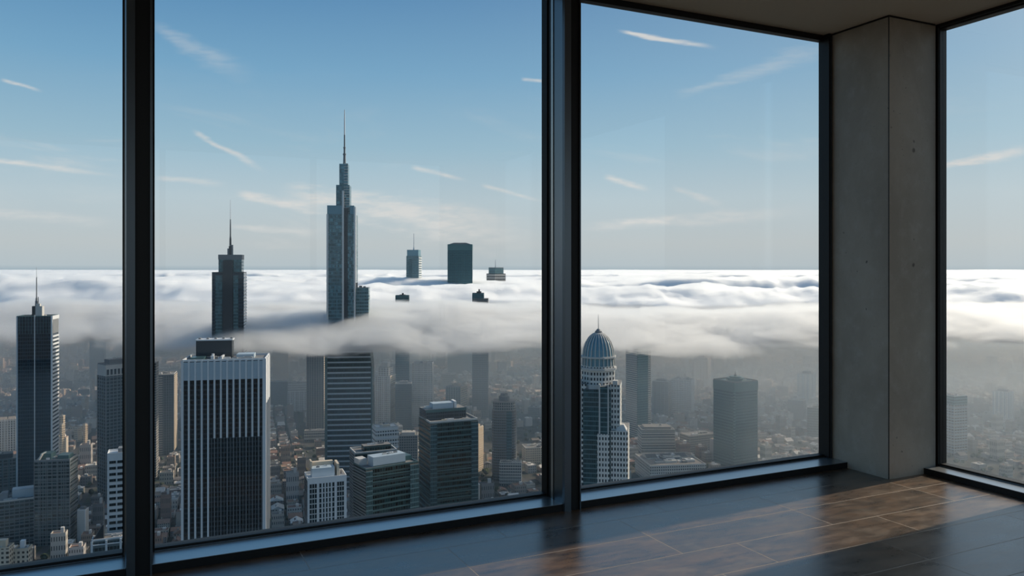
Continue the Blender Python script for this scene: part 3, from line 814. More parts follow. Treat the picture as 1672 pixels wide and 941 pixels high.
# 10. block at the picture's edge
st = site(-30, 26, 26, 1310, 746, 'R', 0.7); w, d, s = st['w'], st['d'], st['s']; D_ = 1310
t = root('office_building', st, 'dark teal office block at the left of the navy tower, windows in pairs', 'office building')
body(t, w, d, 0, Z(748), F_TGRID); bands(t, w, d, 10, Z(756), 9*s, 1.4*s, .8, P_GREY, 'F')
ribs(t, w, d, 0, Z(748), 5, 1.4, 1.0, P_TEALM, 'F')
body(t, w*.8, d*.7, Z(748), Z(741), P_DARK, 'penthouse'); roof_units(t, w*.8, d*.7, Z(741), 4, seed=2, hmax=2)
# white ribbed flats further back
st = site(-30, 26, 26, 1720, 686, 'R', 0.4); w, d, s = st['w'], st['d'], st['s']; D_ = 1720
t = root('apartment_building', st, 'row of pale ribbed flats seen left of the navy tower', 'apartment building')
body(t, w, d, 0, Z(686), F_GRID); ribs(t, w, d, 0, Z(684), 12, 2.0, 2.0, P_WHITE, 'F')
for i in range(4): MB().gable(-w/2+w*i/4+1, -w/2+w*(i+1)/4-1, -d*.4, d*.4, Z(686), Z(684), 4).build('roof', [P_PALE, P_ROOF], t)
# 11. grey tower with crown, cut by the window post
D_ = 1350
Z = lambda py: CAMZ - (py-HY)*D_/F_PX - GZ
st = site(159.5, 173, 226, D_, 596, 'L', 0.55); w, d, s = st['w'], st['d'], st['s']
t = root('office_tower', st, 'grey tower with a pale crown, partly behind the leftmost window post', 'office tower')
body(t, w, d, 0, Z(615), F_BANDD); body(t, w+1, d+1, Z(615), Z(597), P_PALE, 'crown')
ribs(t, w, d, 0, Z(615), 9, 1.0, .9, P_GREY, 'FL')
mb = MB()
for i in range(9): mb.box(-w/2+w*(i+.2)/9, -w/2+w*(i+.75)/9, -d/2-1.1, -d/2, Z(613), Z(604))
mb.build('louver_panel', P_DARK, t)
parapet(t, w, d, Z(597), P_GREY, 1.2, 2); body(t, w*.7, d*.6, Z(597), Z(589), P_GREY, 'penthouse'); roof_units(t, w*.7, d*.6, Z(589), 4, seed=4, hmax=2.5)
# 12. white office slab with podium, half behind the post
D_ = 940
Z = lambda py: CAMZ - (py-HY)*D_/F_PX - GZ
st = site(175, 243, 243, D_, 738, 'R', 0.5); w, d, s = st['w'], st['d'], st['s']
t = root('office_building', st, 'white office slab with rows of square windows, beside the leftmost window post', 'office building')
P_GLZ = facade('recessed_glazing', (0.03,0.045,0.055), (0.014,0.03,0.04), 1.5, 3.4, 0.85, 0.9, gm=0.3, vary=0.9)
body(t, w, d, 0, Z(738), P_WHITE)
win0 = None
for r_ in range(14):
    for c_ in range(3):
        x = -w/2 + 2.2 + c_*8.4
        if win0 is None:
            win0 = MB().box(0, 7.0, -0.25, 0, 0, 2.9).box(-.15, 7.15, -.4, 0, -.3, 0).build('window', [P_GLZ], t); o = win0
        else:
            o = win0.copy(); COL.objects.link(o); o.parent = t
        o.location = (x, -d/2, Z(752) - r_*7.6*s*1.28)
parapet(t, w, d, Z(738), P_WHITE, .6, 2); body(t, w*.5, d*.6, Z(738), Z(730), P_GREY, 'penthouse'); roof_units(t, w, d, Z(738), 3, seed=9, hmax=2)
st = site(150, 243, 243, D_-34, 872, 'R', 0.28); w, d, s = st['w'], st['d'], st['s']; D_ -= 34
t = root('office_building', st, 'broad white framed podium building at the foot of the white office slab', 'office building')
body(t, w, d, 0, Z(874), F_BANDD); ribs(t, w, d, 0, Z(874), 4, 2.2, 1.2, P_WHITE, 'FL'); bands(t, w, d, 0, Z(874), 13*s, 1.8*s, 1.3, P_WHITE, 'F')
parapet(t, w, d, Z(874), P_WHITE, .8, 2)
MB().prism([(-w*.48,-d*.4),(-w*.30,-d*.4),(-w*.30,d*.4),(-w*.48,d*.4)], Z(874), Z(850), [(-w*.32,-d*.4),(-w*.30,-d*.4),(-w*.30,d*.4),(-w*.32,d*.4)]).build('sloped_roof', P_DARK, t)
roof_units(t, w*.8, d, Z(874), 4, seed=12, hmax=2.5, cx=w*.1)
# 13. pale rooftops right under the sill
D_ = 800
Z = lambda py: CAMZ - (py-HY)*D_/F_PX - GZ
st = site(-14, 14, 23, D_, 896, 'R', 0.9); w, d, s = st['w'], st['d'], st['s']
t = root('building', st, 'pale flat-roofed building in the lower left corner, above the sill', 'building')
body(t, w, d, 0, Z(896), F_BEIGE); parapet(t, w, d, Z(896), P_SAND, .5, 1.4); body(t, w*.5, d*.5, Z(896), Z(884), P_SAND, 'penthouse'); roof_units(t, w, d, Z(896), 4, seed=21, hmax=2.2)
st = site(22, 46, 53, D_+15, 905, 'R', 0.9); w, d = st['w'], st['d']
t = root('building', st, 'second pale building in the lower left corner, with a stair tower', 'building')
body(t, w, d, 0, Z(906), F_BEIGE); parapet(t, w, d, Z(906), P_SAND, .5, 1.4); body(t, w*.3, d*.4, Z(906), Z(893), P_WHITE, 'stair_tower'); roof_units(t, w, d, Z(906), 3, seed=22, hmax=2.2)
st = site(126, 139, 145, 1160, 834, 'R', 1.0); w, d, s = st['w'], st['d'], st['s']; D_ = 1160
t = root('apartment_building', st, 'narrow pale block with a sunlit edge right of the dark gridded block', 'apartment building')
body(t, w, d, 0, Z(834), P_PALE); parapet(t, w, d, Z(834), P_WHITE, .5, 1.5); body(t, w*.5, d*.5, Z(834), Z(829), P_GREY, 'penthouse')
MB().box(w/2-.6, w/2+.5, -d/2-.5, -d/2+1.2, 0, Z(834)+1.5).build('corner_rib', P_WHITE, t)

# ================================================================== middle window
# 14. big white-ribbed tower
D_ = 880
Z = lambda py: CAMZ - (py-HY)*D_/F_PX - GZ
st = site(298, 432.5, 439, D_, 588, 'R', 0.62); w, d, s = st['w'], st['d'], st['s']
X = lambda px_: -w/2 + (px_-298)*w/134.5
t = root('office_tower', st, 'large office tower with white vertical fins over dark glass strips', 'office tower')
body(t, w, d, 0, Z(588), F_STRIPE)
mb = MB()
for i in range(14): mb.box(-w/2+w*i/13-.95, -w/2+w*i/13+.95, -d/2-1.5, -d/2, Z(712) if i > 4 else 0, Z(586))
for i in range(4): mb.box(w/2, w/2+1.4, -d/2+d*i/3-.9, -d/2+d*i/3+.9, 0, Z(586)).box(-w/2-1.4, -w/2, -d/2+d*i/3-.9, -d/2+d*i/3+.9, 0, Z(586))
mb.build('vertical_ribs', P_WHITE, t)
mb = MB()
for i in range(5, 14):
    mb.box(-w/2+w*i/13-.35, -w/2+w*i/13+.35, -d/2-1.3, -d/2, 0, Z(712))
for i in range(4, 13): mb.box(-w/2+w*(i+.5)/13-.2, -w/2+w*(i+.5)/13+.2, -d/2-.5, -d/2, 0, Z(712))
mb.build('slim_ribs', P_GREY, t)
MB().box(-w/2-.6, w/2+.6, -d/2-.7, d/2+.6, Z(618), Z(589)).build('top_band', P_BLUEW, t)
MB().box(w/2-2.4, w/2+1.2, -d/2-1.7, -d/2+2.2, 0, Z(586)).box(-w/2-1.2, -w/2+1.2, -d/2-1.7, -d/2+2, 0, Z(586)).build('corner_cladding', P_WHITE, t)
MB().box(w/2, w/2+1.0, -d/2, d/2, Z(660), Z(588)).build('flank_panel', P_WHITE, t)
parapet(t, w+1, d+1, Z(588), P_WHITE, 1.0, 2.2)
MB().box(-w*.40, w*.05, d*.10, d*.42, Z(588), Z(562)+2).build('penthouse', P_DARK, t)
MB().box(-w*.41, w*.06, d*.09, d*.43, Z(562)+2, Z(562)+3.4).build('penthouse_coping', P_WHITE, t)
MB().box(w*.12, w*.34, -d*.1, d*.3, Z(588), Z(588)+4.6).build('plant_screen', P_BLUEW, t)
MB().box(-w*.42, -w*.26, -d*.35, d*.0, Z(588), Z(588)+3.4).build('cooling_unit', P_TEALM, t)
MB().cyl(-w*.17, -d*.1, 1.5, Z(588), Z(588)+6, 8).box(-w*.19,-w*.15,-d*.2,-d*.12,Z(588),Z(588)+4).build('flue', P_WHITE, t)
MB().box(-w*.06, -w*.04, -d*.3, d*.1, Z(588), Z(588)+4).build('roof_screen', P_WHITE, t)
roof_units(t, w*.9, d*.5, Z(588), 8, 0, -d*.12, seed=31, hmax=3)
for i in range(5):
    MB().box(-w*.38+i*w*.1, -w*.38+i*w*.1+2.5, d*.2, d*.3, Z(562)+3.4, Z(562)+5).build('cooling_unit', P_GREY, t)

# 15. left of it, banded + dark fronted tower
D_ = 1700
Z = lambda py: CAMZ - (py-HY)*D_/F_PX - GZ
st = site(236, 284, 289, D_, 612, 'R', 0.9); w, d, s = st['w'], st['d'], st['s']
X = lambda px_: -w/2 + (px_-236)*w/48.0
t = root('apartment_tower', st, 'grey balconied tower with a narrow sunlit edge, left of the white-finned tower', 'apartment tower')
body(t, w, d, 0, Z(612), F_SLATE)
MB().box(-w/2-1, X(265.5), -d/2-2, -d/2, 0, Z(615)).build('balcony_cladding', F_BALC, t)
bands(t, w, d, 10, Z(614), 4.4, 2.0, 1.0, P_SAND, 'R', 'side_slats')  # sand slats put the sunlit edge into the colour
ribs(t, w*.42, d+.6, 0, Z(614), 5, .7, .5, P_GREY, 'F').location = (w*.28, 0, 0)
parapet(t, w, d, Z(612), P_PALE, 1, 1.5); roof_units(t, w, d, Z(612), 5, seed=41, hmax=4)
st = site(232, 255, 259, 1500, 590, 'R', 0.9); w, d = st['w'], st['d']; D_ = 1500
t = root('apartment_tower', st, 'pale tower sliver showing just right of the leftmost window post', 'apartment tower')
body(t, w, d, 0, Z(592), F_GRIDB); body(t, w*.8, d*.8, Z(592), Z(586), P_WHITE, 'penthouse'); parapet(t, w, d, Z(592), P_WHITE, 1, 2)

# 16-25 mid-distance group between the finned tower and the spire tower
def simple(name, label, cat, x0, xs, x1, D, y, side, k, mat, **o):
    global D_
    D_ = D
    st = site(x0, xs, x1, D, y, side, k); w, d, s = st['w'], st['d'], st['s']
    zt = CAMZ - (y-HY)*D/F_PX - GZ
    t = root(name, st, label, cat, o.get('group'))
    ch = o.get('crown', 0)*s
    body(t, w, d, 0, zt-ch, mat)
    if ch: body(t, w+.8, d+.8, zt-ch, zt, o.get('cmat', P_GREY), 'crown')
    if o.get('ribs'): ribs(t, w, d, 0, zt-ch, o['ribs'], o.get('rw', .8), o.get('rd', .8), o.get('rmat', P_PALE), o.get('rs', 'FRL'))
    if o.get('bands'): bands(t, w, d, 6, zt-ch-2, o['bands'], o['bands']*.32, o.get('bd', .8), o.get('bmat', P_PALE), o.get('bs', 'FRL'))
    if o.get('flank'): bands(t, w, d, 6, zt-ch, 3.6*max(1, s), 1.9*max(1, s), .8, o['flank'], 'R' if side == 'R' else 'F', 'side_slats')  # sunlit side painted in: paler slats on the sun-facing flank
    parapet(t, w, d, zt, o.get('pmat', P_PALE), .9, 1.6)
    if o.get('tier'):
        a, b, hh = o['tier']; body(t, w*a, d*b, zt, zt+hh*s, o.get('tmat', mat), 'upper_tier')
        if o.get('mast'): mast(t, 0, 0, zt+hh*s, [(.9*s,0),(.6*s,o['mast']*.4*s),(.25*s,o['mast']*s)])
        roof_units(t, w*a*.8, d*b*.8, zt+hh*s, 2, seed=int(x0), hmax=3)
    elif o.get('mast'): mast(t, 0, 0, zt, [(.9*s,0),(.6*s,o['mast']*.4*s),(.25*s,o['mast']*s)])
    roof_units(t, w, d, zt, o.get('units', 4), seed=int(x1), hmax=o.get('uh', 3.5))
    return t, w, d, s, zt
simple('apartment_tower', 'tall dark ribbed tower with a thin sunlit edge, just left of the spire tower', 'apartment tower', 501, 528.5, 535.5, 1890, 556, 'R', 1.0, F_SLATE, ribs=7, rw=1.6, rd=1.2, rmat=P_GREY, rs='F', flank=P_SAND)
simple('building', 'grey podium block at the foot of the dark ribbed tower', 'building', 497, 540, 540, 1840, 703, 'R', .25, F_GRIDB, bands=7)
simple('office_building', 'pale gridded block left of the dark ribbed tower, with a columned top floor', 'office building', 470, 500, 500, 2218, 626, 'R', .5, F_GRID, ribs=8, rw=1.4, rd=1.0, rmat=P_WHITE, crown=13, cmat=F_DOME, rs='F')
simple('office_building', 'plain dark blue slab with a pale roof edge, right of the white-finned tower', 'office building', 425, 470, 470, 2290, 623, 'R', .4, F_SLATE, pmat=P_WHITE)
simple('office_tower', 'faint grey tower dissolving into the cloud above the dark blue slab', 'office tower', 445, 470, 470, 2700, 480, 'R', .8, F_GRIDB)
simple('office_tower', 'faint grey tower fading into cloud beside the top of the white-finned tower', 'office tower', 378, 400, 403, 2750, 490, 'R', .8, F_SLATE)
t, w, d, s, zt = simple('apartment_tower', 'white latticed tower with a stepped narrow top, right of the spire tower', 'apartment tower', 613, 637, 646, 1960, 615, 'R', 1.0, F_GRID, ribs=7, rw=1.5, rd=1.2, rmat=P_WHITE, rs='F', flank=P_SAND)
body(t, w*.75, d*.75, zt, zt+14*s, F_GRID, 'upper_tier'); ribs(t, w*.75, d*.75, zt, zt+14*s, 4, 1.4, 1, P_WHITE, 'F', 'upper_ribs')
body(t, w*.45, d*.45, zt+14*s, zt+22*s, P_PALE, 'top_tier')
simple('office_tower', 'plain dark slate office tower between the latticed and the gridded tower', 'office tower', 645.5, 672, 672, 1940, 627, 'R', .8, F_SLATE, tier=(.5,.5,3.5), tmat=P_GREY)
simple('apartment_tower', 'grey tower with an even grid of windows, right of the slate office tower', 'apartment tower', 673, 706, 708, 1990, 594, 'R', .7, F_GRID, bands=4.6, bmat=P_PALE, rs='F', ribs=9, rw=1.2, rd=1.0)
t, w, d, s, zt = simple('apartment_tower', 'pair of white-ribbed shafts fading up into the cloud', 'apartment tower', 640, 667, 667, 3300, 500, 'R', .7, F_SLATE)
MB().box(-w*.28, -w*.02, -d/2-6, -d/2, 0, zt).box(w*.22, w*.42, -d/2-6, -d/2, 0, zt).build('white_shaft_cladding', F_DOME, t)
simple('office_building', 'long low dark office block under the cloud behind the latticed tower', 'office building', 633, 684, 684, 2800, 594, 'R', .4, F_SLATE)
simple('office_tower', 'shadowy tower under the cloud, right of the white-ribbed shafts', 'office tower', 684, 699, 703, 3100, 520, 'R', .9, F_BANDD)
simple('office_tower', 'shadowy square tower beneath the broad slab tower and the cloud', 'office tower', 712, 727, 727, 3200, 520, 'R', .9, F_SLATE)
t, w, d, s, zt = simple('office_building', 'teal gridded office block with a sunlit slatted flank', 'office building', 728, 752, 763, 2237, 633, 'R', 1.0, F_TEAL2, ribs=6, rw=1.2, rd=1, rmat=P_PALE, rs='F', flank=P_SAND, tier=(.45,.4,4), tmat=P_SAND, units=6)
simple('apartment_building', 'low beige slab with a sunlit end wall far below the cloud', 'apartment building', 787, 800.5, 809.5, 2950, 594, 'R', 1.2, F_BEIGE)
simple('apartment_building', 'low pale slab next to the beige slab with the sunlit end', 'apartment building', 810.5, 834, 838, 3180, 591, 'R', .5, F_GRID)
# 26. dark green glass office tower in two steps
D_ = 1100
Z = lambda py: CAMZ - (py-HY)*D_/F_PX - GZ
st = site(684, 703, 780, D_, 690, 'L', 0.8); w, d, s = st['w'], st['d'], st['s']
X = lambda px_: -w/2 + (px_-703)*w/77.0
t = root('office_tower', st, 'dark green glass office tower with a raised dark top storey and pale roof box', 'office tower')
body(t, w, d, 0, Z(692), F_GREEN)
bands(t, w, d, 8, Z(700), 9.2*s, 2.0*s, 1.3, P_TEALM, 'FL')
MB().box(-w/2-.6, -w/2+9, -d/2-1.6, -d/2, 0, Z(694)).box(w/2-10, w/2+.4, -d/2-1.6, -d/2, 0, Z(694)).build('glass_bay', F_TEAL, t)
parapet(t, w, d, Z(692), P_PALE, 1.0, 2.4)
MB().box(-w*.5, w*.36, -d*.12, d*.46, Z(692), Z(675)).build('upper_tier', F_SLATE, t)
MB().box(-w*.5-.4, w*.36+.4, -d*.12-.4, -d*.12, Z(679), Z(674)).build('tier_band', P_TEALM, t)
MB().box(-w*.32, w*.12, d*.0, d*.3, Z(675), Z(666)).build('plant_box', P_BLUEW, t)
MB().prism([(w*.13,-d*.02),(w*.18,-d*.02),(w*.20,d*.3),(w*.15,d*.3)], Z(675), Z(664)).build('curved_screen', P_WHITE, t)
MB().lathe([(7,Z(675)),(7,Z(672))], -w*.36, d*.2, 16).build('round_tank', P_PALE, t)
roof_units(t, w*.8, d*.2, Z(692), 6, w*.06, -d*.32, seed=51, hmax=3, mats=[P_SAND, P_PALE, P_WHITE])
simple('apartment_building', 'narrow cream balcony block lit by the sun behind the dark green tower', 'apartment building', 768, 781, 789, 1560, 699, 'R', 1.2, F_BEIGE, bands=4.2, bmat=P_SAND, flank=P_SAND, tier=(.5,.5,4), tmat=P_SAND)
# 27. brown round-topped tower with podium
D_ = 1490
Z = lambda py: CAMZ - (py-HY)*D_/F_PX - GZ
st = site(803, 842, 843, D_, 657, 'R', 0.9); w, d, s = st['w'], st['d'], st['s']
t = root('apartment_tower', st, 'brown tower with curved corners and a dark glass strip down its front', 'apartment tower')
c = w*.22
pts = [(-w/2,-d/2+c),(-w/2+c*.3,-d/2+c*.3),(-w/2+c,-d/2),(w/2-c,-d/2),(w/2-c*.3,-d/2+c*.3),(w/2,-d/2+c),(w/2,d/2),(-w/2,d/2)]
MB().prism(pts, 0, Z(672)).build('body', F_BROWN, t)
mb = MB(); z = 10
while z < Z(674): mb.prism([(p[0]*1.03, p[1]*1.03) for p in pts], z, z+1.6); z += 4.4*s
mb.build('balcony_slats', P_GREY, t)
MB().box(w*.12, w*.34, -d/2-1.6, -d/2+2, 0, Z(672)).build('glass_strip_cladding', F_TEAL, t)
MB().prism([(p[0]*.92, p[1]*.92) for p in pts], Z(672), Z(657)).build('crown', F_GRIDB, t)
MB().lathe([(w*.24,Z(657)),(w*.22,Z(650)),(w*.16,Z(649)),(w*.15,Z(645)),(w*.05,Z(644))], 0, 0, 14).build('round_penthouse', P_GREY, t)
simple('building', 'gridded podium building at the foot of the brown round-cornered tower', 'building', 816, 851, 851, 1455, 757, 'R', .5, F_GRIDB, bands=5.5, tier=(.4,.4,2))
simple('building', 'long pale flat-roofed building right of the brown tower, against the window post', 'building', 852, 858, 893, 1620, 733, 'L', .8, F_BEIGE, units=6)
# 28. stepped teal offices in front
D_ = 950
Z = lambda py: CAMZ - (py-HY)*D_/F_PX - GZ
st = site(577, 598, 683, D_, 768, 'L', 0.55); w, d, s = st['w'], st['d'], st['s']
t = root('office_building', st, 'teal glazed office building with a pale blue box on its roof', 'office building')
body(t, w, d, 0, Z(768), F_GREEN); bands(t, w, d, 4, Z(774), 9.4*s, 2.0*s, 1.2, P_TEALM, 'F')
bands(t, w, d, 4, Z(770), 3.6, 1.4, .6, P_GREY, 'L', 'side_slats')
MB().box(-w/2-.6, -w/2+8, -d/2-1.5, -d/2, 0, Z(770)).box(w/2-12, w/2+.4, -d/2-1.5, -d/2, 0, Z(770)).build('glass_bay', F_TEAL, t)
parapet(t, w, d, Z(768), P_TEALM, 1.2, 1.5)
MB().box(-w*.32, w*.30, -d*.30, d*.15, Z(768), Z(752)).build('plant_box', P_BLUEW, t)
MB().box(-w*.32, w*.30, -d*.305, -d*.30, Z(768), Z(766)).box(w*.30, w*.48, -d*.1, d*.4, Z(768), Z(760)).build('roof_step', P_TEALM, t)
MB().box(-w*.49, -w*.34, d*.1, d*.48, Z(768), Z(757)).build('stair_box', P_PALE, t)
roof_units(t, w*.55, d*.3, Z(752), 5, 0, -d*.08, seed=61, hmax=2)
st = site(571, 580, 648, D_+75, 742, 'L', 0.6); w, d, s = st['w'], st['d'], st['s']; D_ += 75
t = root('office_building', st, 'grey office block close behind the teal building with the blue roof box', 'office building')
body(t, w, d, 0, Z(742), F_GREEN); bands(t, w, d, 4, Z(744), 3.6, 1.5, .6, P_GREY, 'L', 'side_slats'); parapet(t, w, d, Z(742), P_PALE, 1.2, 2)
MB().box(-w*.26, w*.40, -d*.25, d*.2, Z(742), Z(733)).build('penthouse', F_GREEN, t); roof_units(t, w*.6, d*.3, Z(733), 6, w*.05, 0, seed=66, hmax=2)
simple('office_building', 'white office building with a sunlit roof court, right of the spire tower base', 'office building', 608, 614, 650, 1310, 700, 'L', .8, F_GRID, bands=8, bmat=P_WHITE, crown=4, cmat=P_WHITE, tier=(.4,.4,3), tmat=P_SAND)
simple('building', 'pale terraced building beside the white office with the sunlit roof court', 'building', 651, 682, 682, 1500, 712, 'R', .8, F_GRIDB, tier=(.7,.7,5), tmat=P_PALE)
# 29. white block with dark windows
D_ = 860
Z = lambda py: CAMZ - (py-HY)*D_/F_PX - GZ
st = site(497, 502, 566, D_, 783, 'L', 0.7); w, d, s = st['w'], st['d'], st['s']
X = lambda px_: -w/2 + (px_-502)*w/64.0
t = root('office_building', st, 'white block with deep dark windows, standing over the middle sill', 'office building')
body(t, w, d, 0, Z(786), P_WHITE); MB().box(-w/2-.3, -w/2, -d/2, d/2, 0, Z(786)).build('flank_cladding', F_SLATE, t)
protos = {}
for r_ in range(9):
    zz = Z(798) - r_*8.3*s
    for (xa, xb) in ((505.5,509),(509.8,513),(513.8,517),(521.2,524.6),(527.2,529.4),(532,534.4),(537,539.6),(542.4,545.8),(550.2,553.6),(554.4,557.6),(558.4,561.4)):
        if (r_ >= 9): continue
        ww = round(X(xb)-X(xa), 1)
        if ww not in protos:
            protos[ww] = MB().box(0, ww, -.22, 0, 0, 3.9).box(-.1, ww+.1, -.5, 0, -.35, 0).box(-.1, ww+.1, -.5, 0, 3.9, 4.1).build('window', P_GLZ, t); o = protos[ww]
        else:
            o = protos[ww].copy(); COL.objects.link(o); o.parent = t
        o.location = (X(xa), -d/2, zz)
parapet(t, w, d, Z(786), P_WHITE, .7, 3.0)
MB().box(-w*.36, w*.22, -d*.2, d*.25, Z(786), Z(770)).build('penthouse', P_BLUEW, t)
MB().box(-w*.36, w*.22, d*.25, d*.45, Z(770), Z(764)).box(-w*.38, -w*.34, d*.0, d*.45, Z(772), Z(760)).box(w*.28, w*.34, -d*.2, d*.45, Z(786), Z(765)).build('roof_frame', P_SAND, t)
roof_units(t, w*.4, d*.3, Z(770), 3, -w*.1, 0, seed=71, hmax=1.6); roof_units(t, w*.3, d*.6, Z(786), 2, w*.4, 0, seed=72, hmax=4)

# ================================================================== right-hand part
# 30. domed tower
D_ = 950
Z = lambda py: CAMZ - (py-HY)*D_/F_PX - GZ
st = site(918, 1026, 1026, D_, 712, 'R', 0.9); w, d, s = st['w'], st['d'], st['s']
t = root('skyscraper', st, 'pale stone tower with a ribbed blue dome and spire, beside the middle post', 'skyscraper')
cx = -w/2 + (974-918)*w/108.0
def octo(r, c=.42): return [(cx-r*c,-r),(cx+r*c,-r),(cx+r,-r*c),(cx+r,r*c),(cx+r*c,r),(cx-r*c,r),(cx-r,r*c),(cx-r,-r*c)]
MB().box(cx-51*s, cx-23*s, -38*s, 38*s, 0, Z(707)).build('wing', F_DOME, t)
MB().box(cx+23*s, cx+51*s, -38*s, 38*s, 0, Z(707)).build('wing', F_DOME, t)
MB().box(cx-23*s, cx+23*s, -36*s, 36*s, 0, Z(640)).build('dark_core', F_TEAL, t)
MB().box(cx-38*s, cx-18*s, -32*s, 32*s, Z(707), Z(632)).box(cx+18*s, cx+38*s, -32*s, 32*s, Z(707), Z(632)).build('middle_tier', F_DOME, t)
MB().box(cx+1*s, cx+21*s, -43*s, -36*s, 0, Z(712)).build('front_bay', F_DOME, t)
MB().box(cx+6*s, cx+18*s, -42*s, -36*s, Z(712), Z(634)).build('glass_bay', F_TEAL, t)
MB().box(cx+3.5*s, cx+6*s, -42.5*s, -36*s, Z(712), Z(630)).box(cx+18*s, cx+20*s, -42.5*s, -36*s, Z(712), Z(630)).build('bay_ribs', P_PALE, t)
MB().prism(octo(27*s), Z(640), Z(603)).build('drum', F_DOME, t)
MB().prism(octo(30*s), Z(610), Z(606)).prism(octo(29*s), Z(590), Z(587)).build('cornice', P_PALE, t)
prof = [(27*s,Z(603)),(26.5*s,Z(587)),(25*s,Z(576)),(21.5*s,Z(565)),(16*s,Z(556)),(10*s,Z(550.5)),(6*s,Z(548.5))]
MB().lathe(prof, cx, 0, 24).build('dome', P_COPPER, t)
mb = MB()
for i in range(24):
    a = 2*math.pi*(i+.5)/24; ca, sa = math.cos(a), math.sin(a); b = len(mb.v)
    for r_, z_ in [(28.6*s,Z(603))]+[(r_+1.0*s, z_+.4) for r_, z_ in prof[1:]]:
        for o_ in (-.8*s, .8*s):
            mb.v.append((cx+r_*ca-o_*sa, r_*sa+o_*ca, z_)); mb.v.append((cx+(r_-2.2*s)*ca-o_*sa, (r_-2.2*s)*sa+o_*ca, z_))
    for k in range(len(prof)-1):
        q = b+4*k
        mb.face((q,q+2,q+6,q+4)); mb.face((q,q+4,q+5,q+1)); mb.face((q+2,q+3,q+7,q+6))
mb.build('dome_ribs', P_PALE, t)
MB().lathe([(6*s,Z(549)),(6*s,Z(545.5)),(4.6*s,Z(545)),(3*s,Z(542.5)),(1.4*s,Z(541.5))], cx, 0, 12).build('lantern', P_GREY, t)
mast(t, cx, 0, Z(541.5), [(.8*s,0),(.6*s,8*s),(.3*s,24*s)], 'spire')
MB().prism(octo(31*s), Z(640), Z(633)).build('ledge', P_PALE, t)
for sx in (-1, 1):
    MB().box(cx+sx*30*s-4*s, cx+sx*30*s+4*s, -33*s, -20*s, Z(632), Z(625)).build('corner_turret', P_PALE, t)
    MB().prism([(cx+sx*40*s-9*s,-37*s),(cx+sx*40*s+9*s,-37*s),(cx+sx*40*s+9*s,-10*s),(cx+sx*40*s-9*s,-10*s)], Z(707), Z(698), [(cx+sx*40*s-4*s,-30*s),(cx+sx*40*s+4*s,-30*s),(cx+sx*40*s+4*s,-18*s),(cx+sx*40*s-4*s,-18*s)]).build('wing_roof', P_PALE, t)
bands(t, 104*s, 74*s, 12, Z(712), 9.6*s, .8*s, .7, P_PALE, 'F', 'string_cladding', x0=cx+24*s, x1=cx+51*s)
# 31. tall tower brushed by cloud
D_ = 1840
Z = lambda py: CAMZ - (py-HY)*D_/F_PX - GZ
st = site(1022, 1040, 1062.5, D_, 553, 'L', 1.0); w, d, s = st['w'], st['d'], st['s']
t = root('skyscraper', st, 'tall banded grey tower whose top is brushed by the cloud', 'skyscraper')
body(t, w, d, 0, Z(553), F_BALC); bands(t, w, d, 8, Z(560), 5.0, 2.0, 1.0, P_PALE, 'FL')
MB().box(-w*.5, w*.26, -d/2-2.5, -d/2, 0, Z(556)).build('glass_bay', F_TEAL, t)
MB().box(-w*.52, w*.52, -d*.52, d*.52, Z(566), Z(553)).build('crown', P_GREY, t); roof_units(t, w, d, Z(553), 5, seed=81, hmax=5)
mast(t, -w*.1, 0, Z(553), [(1.0,0),(.5,8*s)], 'aerial'); mast(t, w*.25, 0, Z(553), [(1.0,0),(.5,6*s)], 'aerial')
simple('apartment_tower', 'pair of grey apartment slabs with a sunlit joint, right of the tall banded tower', 'apartment tower', 1066, 1090, 1095, 2100, 624, 'R', .8, F_GRIDB, ribs=4, rw=2.2, rd=1.6, rmat=P_GREY, flank=P_SAND, tier=(.6,.5,3))
simple('apartment_building', 'broad pale apartment block with an even window grid and planted roof', 'apartment building', 1095.5, 1129, 1133, 2140, 622, 'R', .7, F_GRID, bands=5, bmat=P_WHITE, ribs=8, rw=1.4, rd=1, rmat=P_WHITE, units=9, uh=7)
simple('apartment_tower', 'slim white tower with a dark cap, standing alone below the cloud', 'apartment tower', 1133, 1155, 1160, 2660, 586, 'R', 1.0, F_PALEW, ribs=4, rw=3.4, rd=2, rmat=P_PALE, crown=2, tier=(.45,.45,4.5), tmat=P_GREY, flank=P_WHITE)
# 32. dark teal tower with round roof deck
D_ = 1570
Z = lambda py: CAMZ - (py-HY)*D_/F_PX - GZ
st = site(1165, 1199, 1237, D_, 626, 'L', 0.95); w, d, s = st['w'], st['d'], st['s']
t = root('office_tower', st, 'dark teal glass tower with a round plant deck on its roof', 'office tower')
body(t, w, d, 0, Z(640), F_TEAL); bands(t, w, d, 6, Z(645), 6.2, 1.9, .7, P_TEALM, 'FL')
MB().box(-w/2-.6, w/2+.6, -d/2-.6, d/2+.6, Z(641), Z(626)).build('crown', P_TEALM, t)
MB().box(-w/2-1, -w/2+2, -d/2-1, -d/2+2, 0, Z(641)).build('corner_rib', F_TEAL2, t)
parapet(t, w, d, Z(626), P_GREY, 1.2, 2.2)
MB().lathe([(13*s,Z(626)),(13*s,Z(623)),(15*s,Z(622.6)),(15*s,Z(621.4)),(10*s,Z(621)),(10*s,Z(619))], 0, 0, 20).build('roof_deck', P_TEALM, t)
mast(t, 0, 0, Z(619), [(2.4,0),(2.2,3*s),(.6,3.2*s),(.4,8*s)], 'mast', P_GREY); roof_units(t, w, d*.5, Z(626), 6, seed=91, hmax=3)
simple('apartment_tower', 'slim white tower standing alone right of the dark teal tower', 'apartment tower', 1303, 1327, 1331, 2317, 612, 'R', .9, F_PALEW, ribs=3, rw=4, rd=2, rmat=P_BLUEW, tier=(.5,.5,4), tmat=P_GREY)
